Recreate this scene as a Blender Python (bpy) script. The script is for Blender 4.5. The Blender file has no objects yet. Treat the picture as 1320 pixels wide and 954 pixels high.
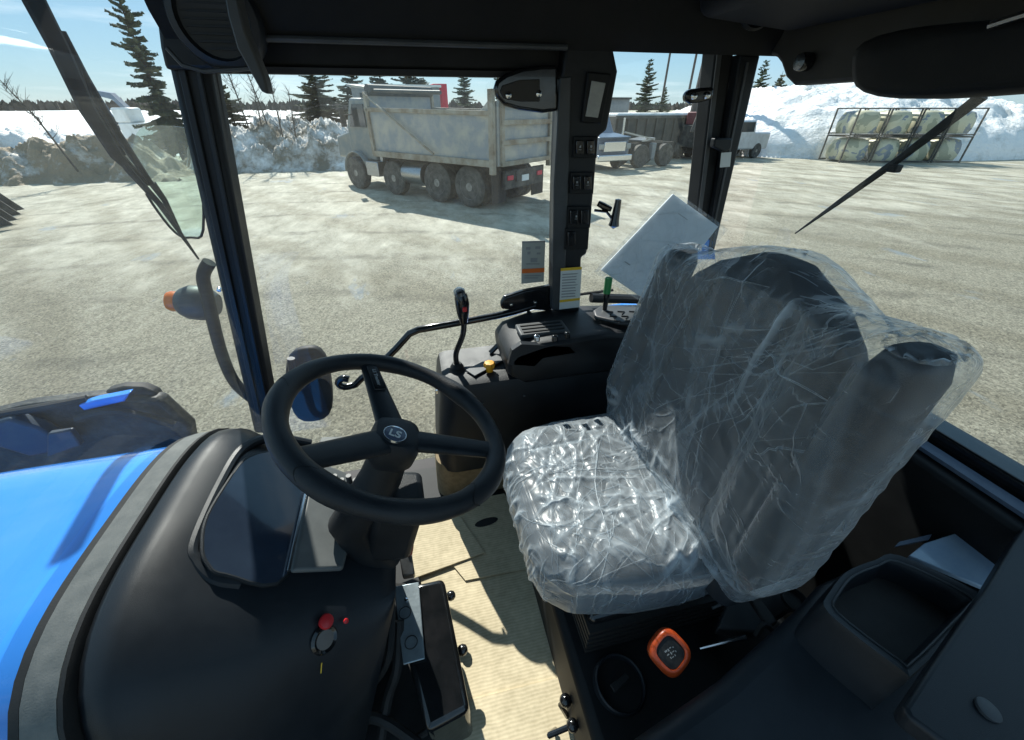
import bpy, bmesh, math, random
import numpy as np
from mathutils import Vector, Matrix, noise
random.seed(7)
S = bpy.context.scene
COL = S.collection
R = math.radians
# ---------------------------------------------------------------- camera, sky, sun, exposure
F = 510.0; TH = math.atan(337 / F); YAW = R(12.9)
CP = Vector((0, -.51, 2.45))
cam = bpy.data.cameras.new('camera'); co = bpy.data.objects.new('camera', cam); COL.objects.link(co)
cam.sensor_width = 36; cam.lens = F / 1320 * 36; cam.clip_start = .02; cam.clip_end = 5000
co.location = CP; co.rotation_euler = (math.pi / 2 - TH, 0, -YAW)
S.camera = co
SUN_EL = 42; SUN_AZ = -11.0          # azimuth from +Y towards +X
w = bpy.data.worlds.new('World'); S.world = w; w.use_nodes = True
nt = w.node_tree; nt.nodes.clear()
out = nt.nodes.new('ShaderNodeOutputWorld'); bg = nt.nodes.new('ShaderNodeBackground'); sky = nt.nodes.new('ShaderNodeTexSky')
sky.sky_type = 'NISHITA'; sky.sun_disc = False; sky.sun_elevation = R(SUN_EL); sky.sun_rotation = R(SUN_AZ)
sky.altitude = 100; sky.air_density = 1.0; sky.dust_density = .15; sky.ozone_density = 2.5
bg.inputs['Strength'].default_value = .052
tc = nt.nodes.new('ShaderNodeTexCoord'); mp = nt.nodes.new('ShaderNodeMapping'); mp.inputs['Scale'].default_value = (1.2, 1.2, 13)
nz = nt.nodes.new('ShaderNodeTexNoise'); nz.inputs['Scale'].default_value = 1.7; nz.inputs['Detail'].default_value = 7; nz.inputs['Roughness'].default_value = .6
cr = nt.nodes.new('ShaderNodeValToRGB'); cr.color_ramp.elements[0].position = .50; cr.color_ramp.elements[1].position = .75
cr.color_ramp.elements[0].color = (.0, .0, .0, 1); cr.color_ramp.elements[1].color = (.6, .6, .6, 1)
mx = nt.nodes.new('ShaderNodeMixRGB'); mx.inputs['Color2'].default_value = (15, 16, 16.5, 1)
L = nt.links
L.new(tc.outputs['Generated'], mp.inputs[0]); L.new(mp.outputs[0], nz.inputs['Vector']); L.new(nz.outputs['Fac'], cr.inputs[0])
air = nt.nodes.new('ShaderNodeMixRGB'); air.inputs['Fac'].default_value = .45; air.inputs['Color2'].default_value = (4.4, 8.9, 12.8, 1)
L.new(sky.outputs[0], air.inputs['Color1']); L.new(air.outputs[0], mx.inputs['Color1']); L.new(cr.outputs[0], mx.inputs['Fac']); L.new(mx.outputs[0], bg.inputs['Color']); L.new(bg.outputs[0], out.inputs[0])
sl = bpy.data.lights.new('sun', 'SUN'); sl.energy = 4.6; sl.angle = R(.5); sl.color = (1, .965, .90)
so = bpy.data.objects.new('sun', sl); COL.objects.link(so); so.location = (0, 20, 20)
sd = Vector((math.sin(R(SUN_AZ)) * math.cos(R(SUN_EL)), math.cos(R(SUN_AZ)) * math.cos(R(SUN_EL)), math.sin(R(SUN_EL))))
so.rotation_euler = sd.to_track_quat('Z', 'Y').to_euler()
S.view_settings.view_transform = 'Standard'; S.view_settings.look = 'None'; S.view_settings.gamma = 1; S.view_settings.exposure = 0.8
S.render.engine = 'CYCLES'
S.cycles.transparent_max_bounces = 16; S.cycles.max_bounces = 8

# ---------------------------------------------------------------- helpers
def ray(px, py):
    a = (px - 660) / F; b = -(py - 477) / F
    y = math.cos(TH) + b * math.sin(TH); z = -math.sin(TH) + b * math.cos(TH)
    return Vector((a * math.cos(YAW) + y * math.sin(YAW), -a * math.sin(YAW) + y * math.cos(YAW), z))
def at(px, py, ax, val):
    r = ray(px, py); i = 'xyz'.index(ax)
    return CP + r * ((val - CP[i]) / r[i])
def pln(px, py, p0, n):
    r = ray(px, py); n = Vector(n)
    return CP + r * ((Vector(p0) - CP).dot(n) / r.dot(n))
def PX(ax, val, *pts): return [at(p[0], p[1], ax, val) for p in pts]

class MB:
    def __init__(s): s.v = []; s.f = []
    def add(s, vs, fs):
        o = len(s.v); s.v += [tuple(v) for v in vs]; s.f += [tuple(i + o for i in f) for f in fs]; return s
    def box(s, c, d, rot=None):
        vs = [Vector((x * d[0] / 2, y * d[1] / 2, z * d[2] / 2)) for x in (-1, 1) for y in (-1, 1) for z in (-1, 1)]
        if rot is not None: vs = [rot @ v for v in vs]
        return s.add([v + Vector(c) for v in vs], [(0, 1, 3, 2), (4, 6, 7, 5), (0, 4, 5, 1), (2, 3, 7, 6), (0, 2, 6, 4), (1, 5, 7, 3)])
    def lo(s, a, b): return s.box([(a[i] + b[i]) / 2 for i in range(3)], [abs(b[i] - a[i]) for i in range(3)])
    def prism(s, pts, vec):
        n = len(pts); vec = Vector(vec); pts = [Vector(p) for p in pts]
        return s.add(pts + [p + vec for p in pts], [tuple(range(n))[::-1], tuple(range(n, 2 * n))] + [(i, (i + 1) % n, n + (i + 1) % n, n + i) for i in range(n)])
    def loft(s, rings, caps=True, close=True):
        n = len(rings[0]); vs = [p for r in rings for p in r]; fs = []
        for k in range(len(rings) - 1):
            for i in range(n if close else n - 1):
                j = (i + 1) % n; fs.append((k * n + i, k * n + j, (k + 1) * n + j, (k + 1) * n + i))
        if caps: fs += [tuple(range(n))[::-1], tuple(range((len(rings) - 1) * n, len(rings) * n))]
        return s.add(vs, fs)
    def tube(s, pts, r, n=10, sq=None):
        pts = [Vector(p) for p in pts]; rings = []; t0 = None; nn = None
        for k, p in enumerate(pts):
            t = (pts[min(k + 1, len(pts) - 1)] - pts[max(k - 1, 0)]).normalized()
            if nn is None:
                nn = t.orthogonal().normalized()
                if abs(t.z) < .9: nn = (Vector((0, 0, 1)) - t * t.z).normalized()
            else: nn = (nn - t * nn.dot(t)).normalized()
            b = t.cross(nn); rr = r[k] if isinstance(r, (list, tuple)) else r
            rings.append([p + (nn * math.cos(2 * math.pi * i / n) * rr + b * math.sin(2 * math.pi * i / n) * rr * (sq or 1)) for i in range(n)])
        return s.loft(rings)
    def lathe(s, prof, o, ax=(0, 0, 1), n=24):
        ax = Vector(ax).normalized(); u = ax.orthogonal().normalized(); v = ax.cross(u); o = Vector(o)
        return s.loft([[o + ax * h + (u * math.cos(2 * math.pi * i / n) + v * math.sin(2 * math.pi * i / n)) * max(r, .0003) for i in range(n)] for r, h in prof])
    def build(s, name, mat, parent=None, smooth=True, bevel=0, seg=2, label=None, ang=35):
        me = bpy.data.meshes.new(name); me.from_pydata(s.v, [], s.f)
        bm = bmesh.new(); bm.from_mesh(me); bmesh.ops.recalc_face_normals(bm, faces=bm.faces); bm.to_mesh(me); bm.free()
        if smooth:
            me.polygons.foreach_set('use_smooth', [True] * len(me.polygons)); me.set_sharp_from_angle(angle=R(ang))
        me.materials.append(mat)
        o = bpy.data.objects.new(name, me); COL.objects.link(o)
        if parent is not None: o.parent = parent
        if bevel:
            b = o.modifiers.new('bevel', 'BEVEL'); b.width = bevel; b.segments = seg; b.limit_method = 'ANGLE'; b.angle_limit = R(40); b.harden_normals = False
        if label: o['label'] = label
        return o
def smooth_path(pts, n=6):
    pts = [Vector(p) for p in pts]; out = []
    for k in range(len(pts) - 1):
        p0 = pts[max(k - 1, 0)]; p1 = pts[k]; p2 = pts[k + 1]; p3 = pts[min(k + 2, len(pts) - 1)]
        for i in range(n):
            t = i / n
            out.append(.5 * ((2 * p1) + (p2 - p0) * t + (2 * p0 - 5 * p1 + 4 * p2 - p3) * t * t + (3 * p1 - p0 - 3 * p2 + p3) * t ** 3))
    return out + [pts[-1]]
def tag(o, label, cat=None, group=None, kind=None):
    o['label'] = label
    if cat: o['category'] = cat
    if group: o['group'] = group
    if kind: o['kind'] = kind
    return o
def struct(o, label, cat): return tag(o, label, cat, kind='structure')
def empty(name, label, cat, loc=(0, 0, 0), rz=0, group=None):
    o = bpy.data.objects.new(name, None); COL.objects.link(o); o.location = loc; o.rotation_euler = (0, 0, rz)
    o.empty_display_size = .2
    return tag(o, label, cat, group)
def copy_tree(o, parent=None):
    c = o.copy(); COL.objects.link(c); c.parent = parent
    for ch in [x for x in o.children]: copy_tree(ch, c)
    return c
def text_mesh(name, txt, size, mat, parent, M, depth=.0004, bold=0.0):
    cu = bpy.data.curves.new(name, 'FONT'); cu.body = txt; cu.size = size; cu.align_x = 'CENTER'; cu.align_y = 'CENTER'; cu.extrude = depth; cu.offset = bold
    to = bpy.data.objects.new(name + '_curve', cu); COL.objects.link(to)
    dg = bpy.context.evaluated_depsgraph_get(); me = bpy.data.meshes.new_from_object(to.evaluated_get(dg))
    bpy.data.objects.remove(to); me.transform(M); me.materials.clear(); me.materials.append(mat); me.name = name
    o = bpy.data.objects.new(name, me); COL.objects.link(o)
    if parent is not None: o.parent = parent
    return o
def frame(origin, xdir, ydir):
    x = Vector(xdir).normalized(); z = x.cross(Vector(ydir)).normalized(); y = z.cross(x)
    m = Matrix((x, y, z)).transposed().to_4x4(); m.translation = Vector(origin); return m

# ---------------------------------------------------------------- materials
def nodes(name):
    m = bpy.data.materials.new(name); m.use_nodes = True; return m, m.node_tree, m.node_tree.nodes['Principled BSDF']
def mat(name, c, rough=.5, metal=0, c2=None, ns=6, bump=0, bs=120, spec=.5, coat=0, lo=.4, hi=.65, rvar=0, stretch=None):
    m, t, b = nodes(name); b.inputs['Roughness'].default_value = rough; b.inputs['Metallic'].default_value = metal
    b.inputs['Specular IOR Level'].default_value = spec; b.inputs['Coat Weight'].default_value = coat
    b.inputs['Base Color'].default_value = (*c, 1)
    tc = t.nodes.new('ShaderNodeTexCoord'); vec = tc.outputs['Object']
    if stretch:
        mpn = t.nodes.new('ShaderNodeMapping'); mpn.inputs['Scale'].default_value = stretch; t.links.new(vec, mpn.inputs[0]); vec = mpn.outputs[0]
    if c2 is not None or rvar:
        n = t.nodes.new('ShaderNodeTexNoise'); n.inputs['Scale'].default_value = ns; n.inputs['Detail'].default_value = 7; n.inputs['Roughness'].default_value = .62
        t.links.new(vec, n.inputs['Vector'])
        r = t.nodes.new('ShaderNodeValToRGB'); r.color_ramp.elements[0].position = lo; r.color_ramp.elements[1].position = hi
        t.links.new(n.outputs['Fac'], r.inputs[0])
        if c2 is not None:
            r.color_ramp.elements[0].color = (*c, 1); r.color_ramp.elements[1].color = (*c2, 1); t.links.new(r.outputs[0], b.inputs['Base Color'])
        if rvar:
            mr = t.nodes.new('ShaderNodeMapRange'); mr.inputs['To Min'].default_value = rough - rvar; mr.inputs['To Max'].default_value = rough + rvar
            mr.inputs['From Min'].default_value = .3; mr.inputs['From Max'].default_value = .7
            t.links.new(n.outputs['Fac'], mr.inputs[0]); t.links.new(mr.outputs[0], b.inputs['Roughness'])
    if bump:
        n2 = t.nodes.new('ShaderNodeTexNoise'); n2.inputs['Scale'].default_value = bs; n2.inputs['Detail'].default_value = 3
        t.links.new(vec, n2.inputs['Vector'])
        bp = t.nodes.new('ShaderNodeBump'); bp.inputs['Strength'].default_value = bump; bp.inputs['Distance'].default_value = .5 / bs
        t.links.new(n2.outputs['Fac'], bp.inputs['Height']); t.links.new(bp.outputs[0], b.inputs['Normal'])
    return m
def emis(name, c, s): 
    m, t, b = nodes(name); b.inputs['Base Color'].default_value = (0, 0, 0, 1); b.inputs['Emission Color'].default_value = (*c, 1); b.inputs['Emission Strength'].default_value = s; return m

M = {}
M['black'] = mat('black_plastic', (.008, .010, .0125), .48, spec=.32, c2=(.014, .017, .020), ns=9, bump=.7, bs=650, rvar=.1)
M['blackm'] = mat('matt_black_plastic', (.006, .007, .008), .62, spec=.32, c2=(.011, .012, .013), ns=14, bump=.3, bs=1100)
M['gloss'] = mat('gloss_black_paint', (.008, .009, .01), .16, c2=(.014, .014, .015), ns=20, rvar=.07, coat=.3)
M['dash'] = mat('dashboard_plastic', (.011, .014, .018), .42, spec=.32, c2=(.021, .026, .032), ns=5, bump=.5, bs=1100, rvar=.1, lo=.35, hi=.75)
M['liner'] = mat('roof_liner', (.006, .007, .008), .75, spec=.32, c2=(.009, .0095, .010), ns=10, bump=.4, bs=600)
M['linerbr'] = mat('liner_brown_grey', (.028, .026, .022), .7, c2=(.036, .033, .029), ns=8, bump=.3, bs=600)
M['greyp'] = mat('grey_trim', (.035, .04, .044), .5, c2=(.05, .055, .06), ns=12, bump=.3, bs=800)
M['seal'] = mat('dusty_grey_seal', (.10, .11, .108), .7, c2=(.17, .175, .165), ns=40, bump=.4, bs=500, lo=.3, hi=.7)
M['rubber'] = mat('rubber', (.012, .012, .012), .7, c2=(.02, .02, .02), ns=20, bump=.3, bs=500)
M['blue'] = mat('blue_paint', (.03, .24, .78), .24, c2=(.035, .26, .80), ns=3, coat=.6, rvar=.06)
M['blued'] = mat('dusty_blue_paint', (.02, .07, .16), .5, c2=(.06, .10, .16), ns=18, bump=.1)
M['leather'] = mat('steering_wheel_leather', (.012, .015, .019), .45, spec=.32, c2=(.018, .022, .027), ns=30, bump=.9, bs=800, rvar=.08)
M['chrome'] = mat('chrome', (.6, .62, .64), .15, 1)
M['steel'] = mat('steel', (.42, .44, .45), .35, 1, c2=(.3, .3, .3), ns=30)
M['red'] = mat('red_plastic', (.55, .02, .025), .35)
M['orange'] = mat('orange_plastic', (.62, .085, .018), .32, c2=(.55, .07, .015), ns=30)
M['amber'] = mat('amber_lens', (.8, .16, .02), .25)
M['yellow'] = mat('yellow_plastic', (.75, .33, .015), .4)
M['green'] = mat('green_plastic', (.02, .22, .06), .4)
M['white'] = mat('white_print', (.75, .77, .76), .5)
M['paper'] = mat('paper', (.72, .76, .8), .6, c2=(.62, .66, .7), ns=12)
M['sticker'] = mat('sticker_white', (.62, .64, .62), .45)
M['stickt'] = mat('sticker_grey', (.42, .44, .4), .5)
M['ink'] = mat('ink', (.05, .05, .055), .6)
M['inkgrey'] = mat('grey_ink', (.3, .31, .31), .6)
M['stor'] = mat('sticker_orange', (.75, .16, .02), .5)
M['styel'] = mat('sticker_yellow', (.7, .45, .03), .5)
M['seat'] = mat('seat_fabric', (.009, .012, .016), .8, c2=(.018, .022, .028), ns=8, bump=.6, bs=700)
M['tan'] = mat('console_carpet', (.20, .145, .075), .8, c2=(.27, .20, .11), ns=60, bump=.6, bs=500)
M['silver'] = mat('silver_blue_plate', (.35, .41, .44), .35, .6, c2=(.25, .3, .33), ns=20, bump=.1)
M['lens'] = mat('frosted_lamp_lens', (.32, .33, .31), .35, c2=(.27, .28, .27), ns=60)
M['tyre'] = mat('tyre', (.045, .043, .04), .85, c2=(.12, .115, .1), ns=5, bump=.5, bs=40)
M['rimg'] = mat('truck_rim', (.35, .34, .31), .5, .4, c2=(.15, .14, .13), ns=6)
M['bed'] = mat('dirty_grey_steel', (.26, .29, .31), .6, .1, c2=(.42, .40, .35), ns=1.8, bump=.3, bs=12, lo=.42, hi=.62)
M['bedrust'] = mat('dirty_beige_steel', (.34, .31, .25), .7, c2=(.2, .15, .1), ns=2.5, bump=.3, bs=14)
M['truckdark'] = mat('truck_underbody', (.035, .034, .032), .75, c2=(.11, .1, .085), ns=4)
M['truckcab'] = mat('truck_cab_paint', (.16, .19, .2), .4, c2=(.25, .25, .22), ns=3)
M['darkglass'] = mat('dark_glass', (.03, .04, .045), .08)
M['cont'] = mat('dark_container', (.05, .055, .055), .65, c2=(.11, .105, .09), ns=2)
M['ltblue'] = mat('pale_blue_paint', (.09, .14, .21), .3, c2=(.13, .18, .24), ns=4)
M['whitep'] = mat('white_paint', (.7, .73, .72), .35, c2=(.6, .62, .6), ns=3)
M['redp'] = mat('red_paint', (.6, .03, .06), .5)
M['bark'] = mat('bark', (.09, .07, .05), .9, c2=(.05, .04, .03), ns=8)
M['needle'] = mat('spruce_needles', (.04, .065, .035), .8, c2=(.10, .12, .065), ns=1.2)
M['needle2'] = mat('pine_needles', (.05, .065, .035), .8, c2=(.11, .11, .07), ns=1.2)
M['twig'] = mat('bare_twigs', (.10, .085, .07), .9, c2=(.06, .05, .045), ns=5)
M['pole'] = mat('weathered_pole', (.06, .055, .05), .9)
M['yard'] = mat('grey_cladding', (.2, .22, .23), .6, c2=(.26, .27, .27), ns=4)
M['mirror'] = mat('mirror_glass', (.75, .82, .8), .04, 1)

def cardboard():
    m, t, b = nodes('cardboard'); b.inputs['Roughness'].default_value = .85
    tc = t.nodes.new('ShaderNodeTexCoord'); w_ = t.nodes.new('ShaderNodeTexWave'); w_.bands_direction = 'Y'; w_.inputs['Scale'].default_value = 40; w_.inputs['Distortion'].default_value = 2.5; w_.inputs['Detail'].default_value = 2
    n = t.nodes.new('ShaderNodeTexNoise'); n.inputs['Scale'].default_value = 5; n.inputs['Detail'].default_value = 10; n.inputs['Roughness'].default_value = .7
    n3 = t.nodes.new('ShaderNodeTexNoise'); n3.inputs['Scale'].default_value = 60; n3.inputs['Detail'].default_value = 4
    r = t.nodes.new('ShaderNodeValToRGB'); r.color_ramp.elements[0].color = (.36, .30, .19, 1); r.color_ramp.elements[1].color = (.72, .61, .42, 1); r.color_ramp.elements[0].position = .3; r.color_ramp.elements[1].position = .7
    a = t.nodes.new('ShaderNodeMixRGB'); a.inputs['Fac'].default_value = .10
    t.links.new(tc.outputs['Object'], w_.inputs['Vector']); t.links.new(tc.outputs['Object'], n.inputs['Vector']); t.links.new(tc.outputs['Object'], n3.inputs['Vector'])
    a2 = t.nodes.new('ShaderNodeMixRGB'); a2.inputs['Fac'].default_value = .35
    t.links.new(n.outputs['Fac'], a2.inputs['Color1']); t.links.new(n3.outputs['Fac'], a2.inputs['Color2'])
    t.links.new(a2.outputs[0], a.inputs['Color1']); t.links.new(w_.outputs['Color'], a.inputs['Color2']); t.links.new(a.outputs[0], r.inputs[0]); t.links.new(r.outputs[0], b.inputs['Base Color'])
    bp = t.nodes.new('ShaderNodeBump'); bp.inputs['Strength'].default_value = .5; bp.inputs['Distance'].default_value = .002
    t.links.new(a.outputs[0], bp.inputs['Height']); t.links.new(bp.outputs[0], b.inputs['Normal'])
    return m
M['card'] = cardboard()

def glass(name, dirt=.03, tint=(.93, .97, .96), dscale=3, refl=1.0):
    m = bpy.data.materials.new(name); m.use_nodes = True; t = m.node_tree; t.nodes.clear()
    o = t.nodes.new('ShaderNodeOutputMaterial'); tr = t.nodes.new('ShaderNodeBsdfTransparent'); tr.inputs[0].default_value = (*tint, 1)
    gl = t.nodes.new('ShaderNodeBsdfGlossy'); gl.inputs['Roughness'].default_value = .02
    lw = t.nodes.new('ShaderNodeLayerWeight'); lw.inputs['Blend'].default_value = .5
    pw = t.nodes.new('ShaderNodeMath'); pw.operation = 'POWER'; pw.inputs[1].default_value = 5; t.links.new(lw.outputs['Facing'], pw.inputs[0])
    ml = t.nodes.new('ShaderNodeMath'); ml.operation = 'MULTIPLY_ADD'; ml.inputs[1].default_value = .85 * refl; ml.inputs[2].default_value = .05 * refl
    mx = t.nodes.new('ShaderNodeMixShader'); df = t.nodes.new('ShaderNodeBsdfDiffuse'); df.inputs[0].default_value = (.8, .8, .76, 1)
    tl = t.nodes.new('ShaderNodeBsdfTranslucent'); tl.inputs[0].default_value = (.8, .8, .76, 1); dd = t.nodes.new('ShaderNodeMixShader'); dd.inputs[0].default_value = .6
    tc = t.nodes.new('ShaderNodeTexCoord'); n = t.nodes.new('ShaderNodeTexNoise'); n.inputs['Scale'].default_value = dscale; n.inputs['Detail'].default_value = 9; n.inputs['Roughness'].default_value = .68
    mr = t.nodes.new('ShaderNodeMapRange'); mr.inputs['From Min'].default_value = .38; mr.inputs['From Max'].default_value = .72; mr.inputs['To Min'].default_value = dirt * .25; mr.inputs['To Max'].default_value = dirt * 2
    m2 = t.nodes.new('ShaderNodeMixShader')
    k = t.links.new
    k(pw.outputs[0], ml.inputs[0]); k(ml.outputs[0], mx.inputs[0]); k(tr.outputs[0], mx.inputs[1]); k(gl.outputs[0], mx.inputs[2])
    k(tc.outputs['Object'], n.inputs['Vector']); k(n.outputs['Fac'], mr.inputs[0]); k(mr.outputs[0], m2.inputs[0])
    k(df.outputs[0], dd.inputs[1]); k(tl.outputs[0], dd.inputs[2]); k(mx.outputs[0], m2.inputs[1]); k(dd.outputs[0], m2.inputs[2]); k(m2.outputs[0], o.inputs[0])
    return m
M['glass'] = glass('cab_glass', .022)
M['wglass'] = glass('windshield_glass', .035, dscale=2.2)
M['clear'] = glass('clear_lens', .12, tint=(.5, .55, .6), refl=2)

def film():
    m = bpy.data.materials.new('plastic_film'); m.use_nodes = True; t = m.node_tree; t.nodes.clear(); k = t.links.new; N = t.nodes.new
    o = N('ShaderNodeOutputMaterial'); tr = N('ShaderNodeBsdfTransparent'); tr.inputs[0].default_value = (.93, .95, .96, 1)
    df = N('ShaderNodeBsdfDiffuse'); df.inputs[0].default_value = (.74, .84, .92, 1); tl = N('ShaderNodeBsdfTranslucent'); tl.inputs[0].default_value = (.8, .86, .9, 1)
    gl = N('ShaderNodeBsdfGlossy'); gl.inputs['Roughness'].default_value = .33
    at_ = N('ShaderNodeAttribute'); at_.attribute_name = 'fold'
    tc = N('ShaderNodeTexCoord')
    def ridged(scale, stretch, rot, wd):
        mp_ = N('ShaderNodeMapping'); mp_.inputs['Scale'].default_value = stretch; mp_.inputs['Rotation'].default_value = rot
        n = N('ShaderNodeTexNoise'); n.inputs['Scale'].default_value = scale; n.inputs['Detail'].default_value = 3; n.inputs['Distortion'].default_value = .6
        k(tc.outputs['Object'], mp_.inputs[0]); k(mp_.outputs[0], n.inputs['Vector'])
        s = N('ShaderNodeMath'); s.operation = 'SUBTRACT'; s.inputs[1].default_value = .5; a = N('ShaderNodeMath'); a.operation = 'ABSOLUTE'
        r = N('ShaderNodeMapRange'); r.inputs['From Min'].default_value = 0; r.inputs['From Max'].default_value = wd; r.inputs['To Min'].default_value = 1; r.inputs['To Max'].default_value = 0
        k(n.outputs['Fac'], s.inputs[0]); k(s.outputs[0], a.inputs[0]); k(a.outputs[0], r.inputs[0]); return r.outputs[0]
    r1 = ridged(7, (1, 1, .09), (.3, .5, .2), .03); r2 = ridged(8, (.10, 1, 1), (.2, .7, .9), .025); r3 = ridged(16, (1, .12, 1), (.9, .1, .4), .035)
    mx = N('ShaderNodeMath'); mx.operation = 'MAXIMUM'; k(r1, mx.inputs[0]); k(r2, mx.inputs[1])
    m3 = N('ShaderNodeMath'); m3.operation = 'MULTIPLY_ADD'; m3.inputs[1].default_value = .4; k(r3, m3.inputs[0]); k(mx.outputs[0], m3.inputs[2])
    bp = N('ShaderNodeBump'); bp.inputs['Strength'].default_value = .5; bp.inputs['Distance'].default_value = .003; k(m3.outputs[0], bp.inputs['Height'])
    for s in (df, tl, gl): k(bp.outputs[0], s.inputs['Normal'])
    a1 = N('ShaderNodeMath'); a1.operation = 'MULTIPLY_ADD'; a1.inputs[1].default_value = .10; a1.inputs[2].default_value = .055; k(m3.outputs[0], a1.inputs[0])
    a2 = N('ShaderNodeMath'); a2.operation = 'MULTIPLY_ADD'; a2.inputs[1].default_value = .5; a2.use_clamp = True; k(at_.outputs['Fac'], a2.inputs[0]); k(a1.outputs[0], a2.inputs[2])
    lw = N('ShaderNodeLayerWeight'); lw.inputs['Blend'].default_value = .25; k(bp.outputs[0], lw.inputs['Normal'])
    a3 = N('ShaderNodeMath'); a3.operation = 'MULTIPLY_ADD'; a3.inputs[1].default_value = .30; a3.use_clamp = True; k(lw.outputs['Facing'], a3.inputs[0]); k(a2.outputs[0], a3.inputs[2])
    d = N('ShaderNodeMixShader'); d.inputs[0].default_value = .28; k(df.outputs[0], d.inputs[1]); k(tl.outputs[0], d.inputs[2])
    x = N('ShaderNodeMixShader'); k(a3.outputs[0], x.inputs[0]); k(tr.outputs[0], x.inputs[1]); k(d.outputs[0], x.inputs[2])
    lf = N('ShaderNodeLayerWeight'); lf.inputs['Blend'].default_value = .5; k(bp.outputs[0], lf.inputs['Normal'])
    fr = N('ShaderNodeMath'); fr.operation = 'POWER'; fr.inputs[1].default_value = 5; k(lf.outputs['Facing'], fr.inputs[0])
    g2 = N('ShaderNodeMath'); g2.operation = 'MULTIPLY_ADD'; g2.inputs[1].default_value = .7; g2.inputs[2].default_value = .035; g2.use_clamp = True; k(fr.outputs[0], g2.inputs[0])
    y = N('ShaderNodeMixShader'); k(g2.outputs[0], y.inputs[0]); k(x.outputs[0], y.inputs[1]); k(gl.outputs[0], y.inputs[2]); k(y.outputs[0], o.inputs[0])
    return m
M['film'] = film()
M['fold'] = glass('film_fold', .17, tint=(.95, .97, .98), dscale=14, refl=.9)
M['fold'].node_tree.nodes['Glossy BSDF'].inputs['Roughness'].default_value = .4

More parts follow.
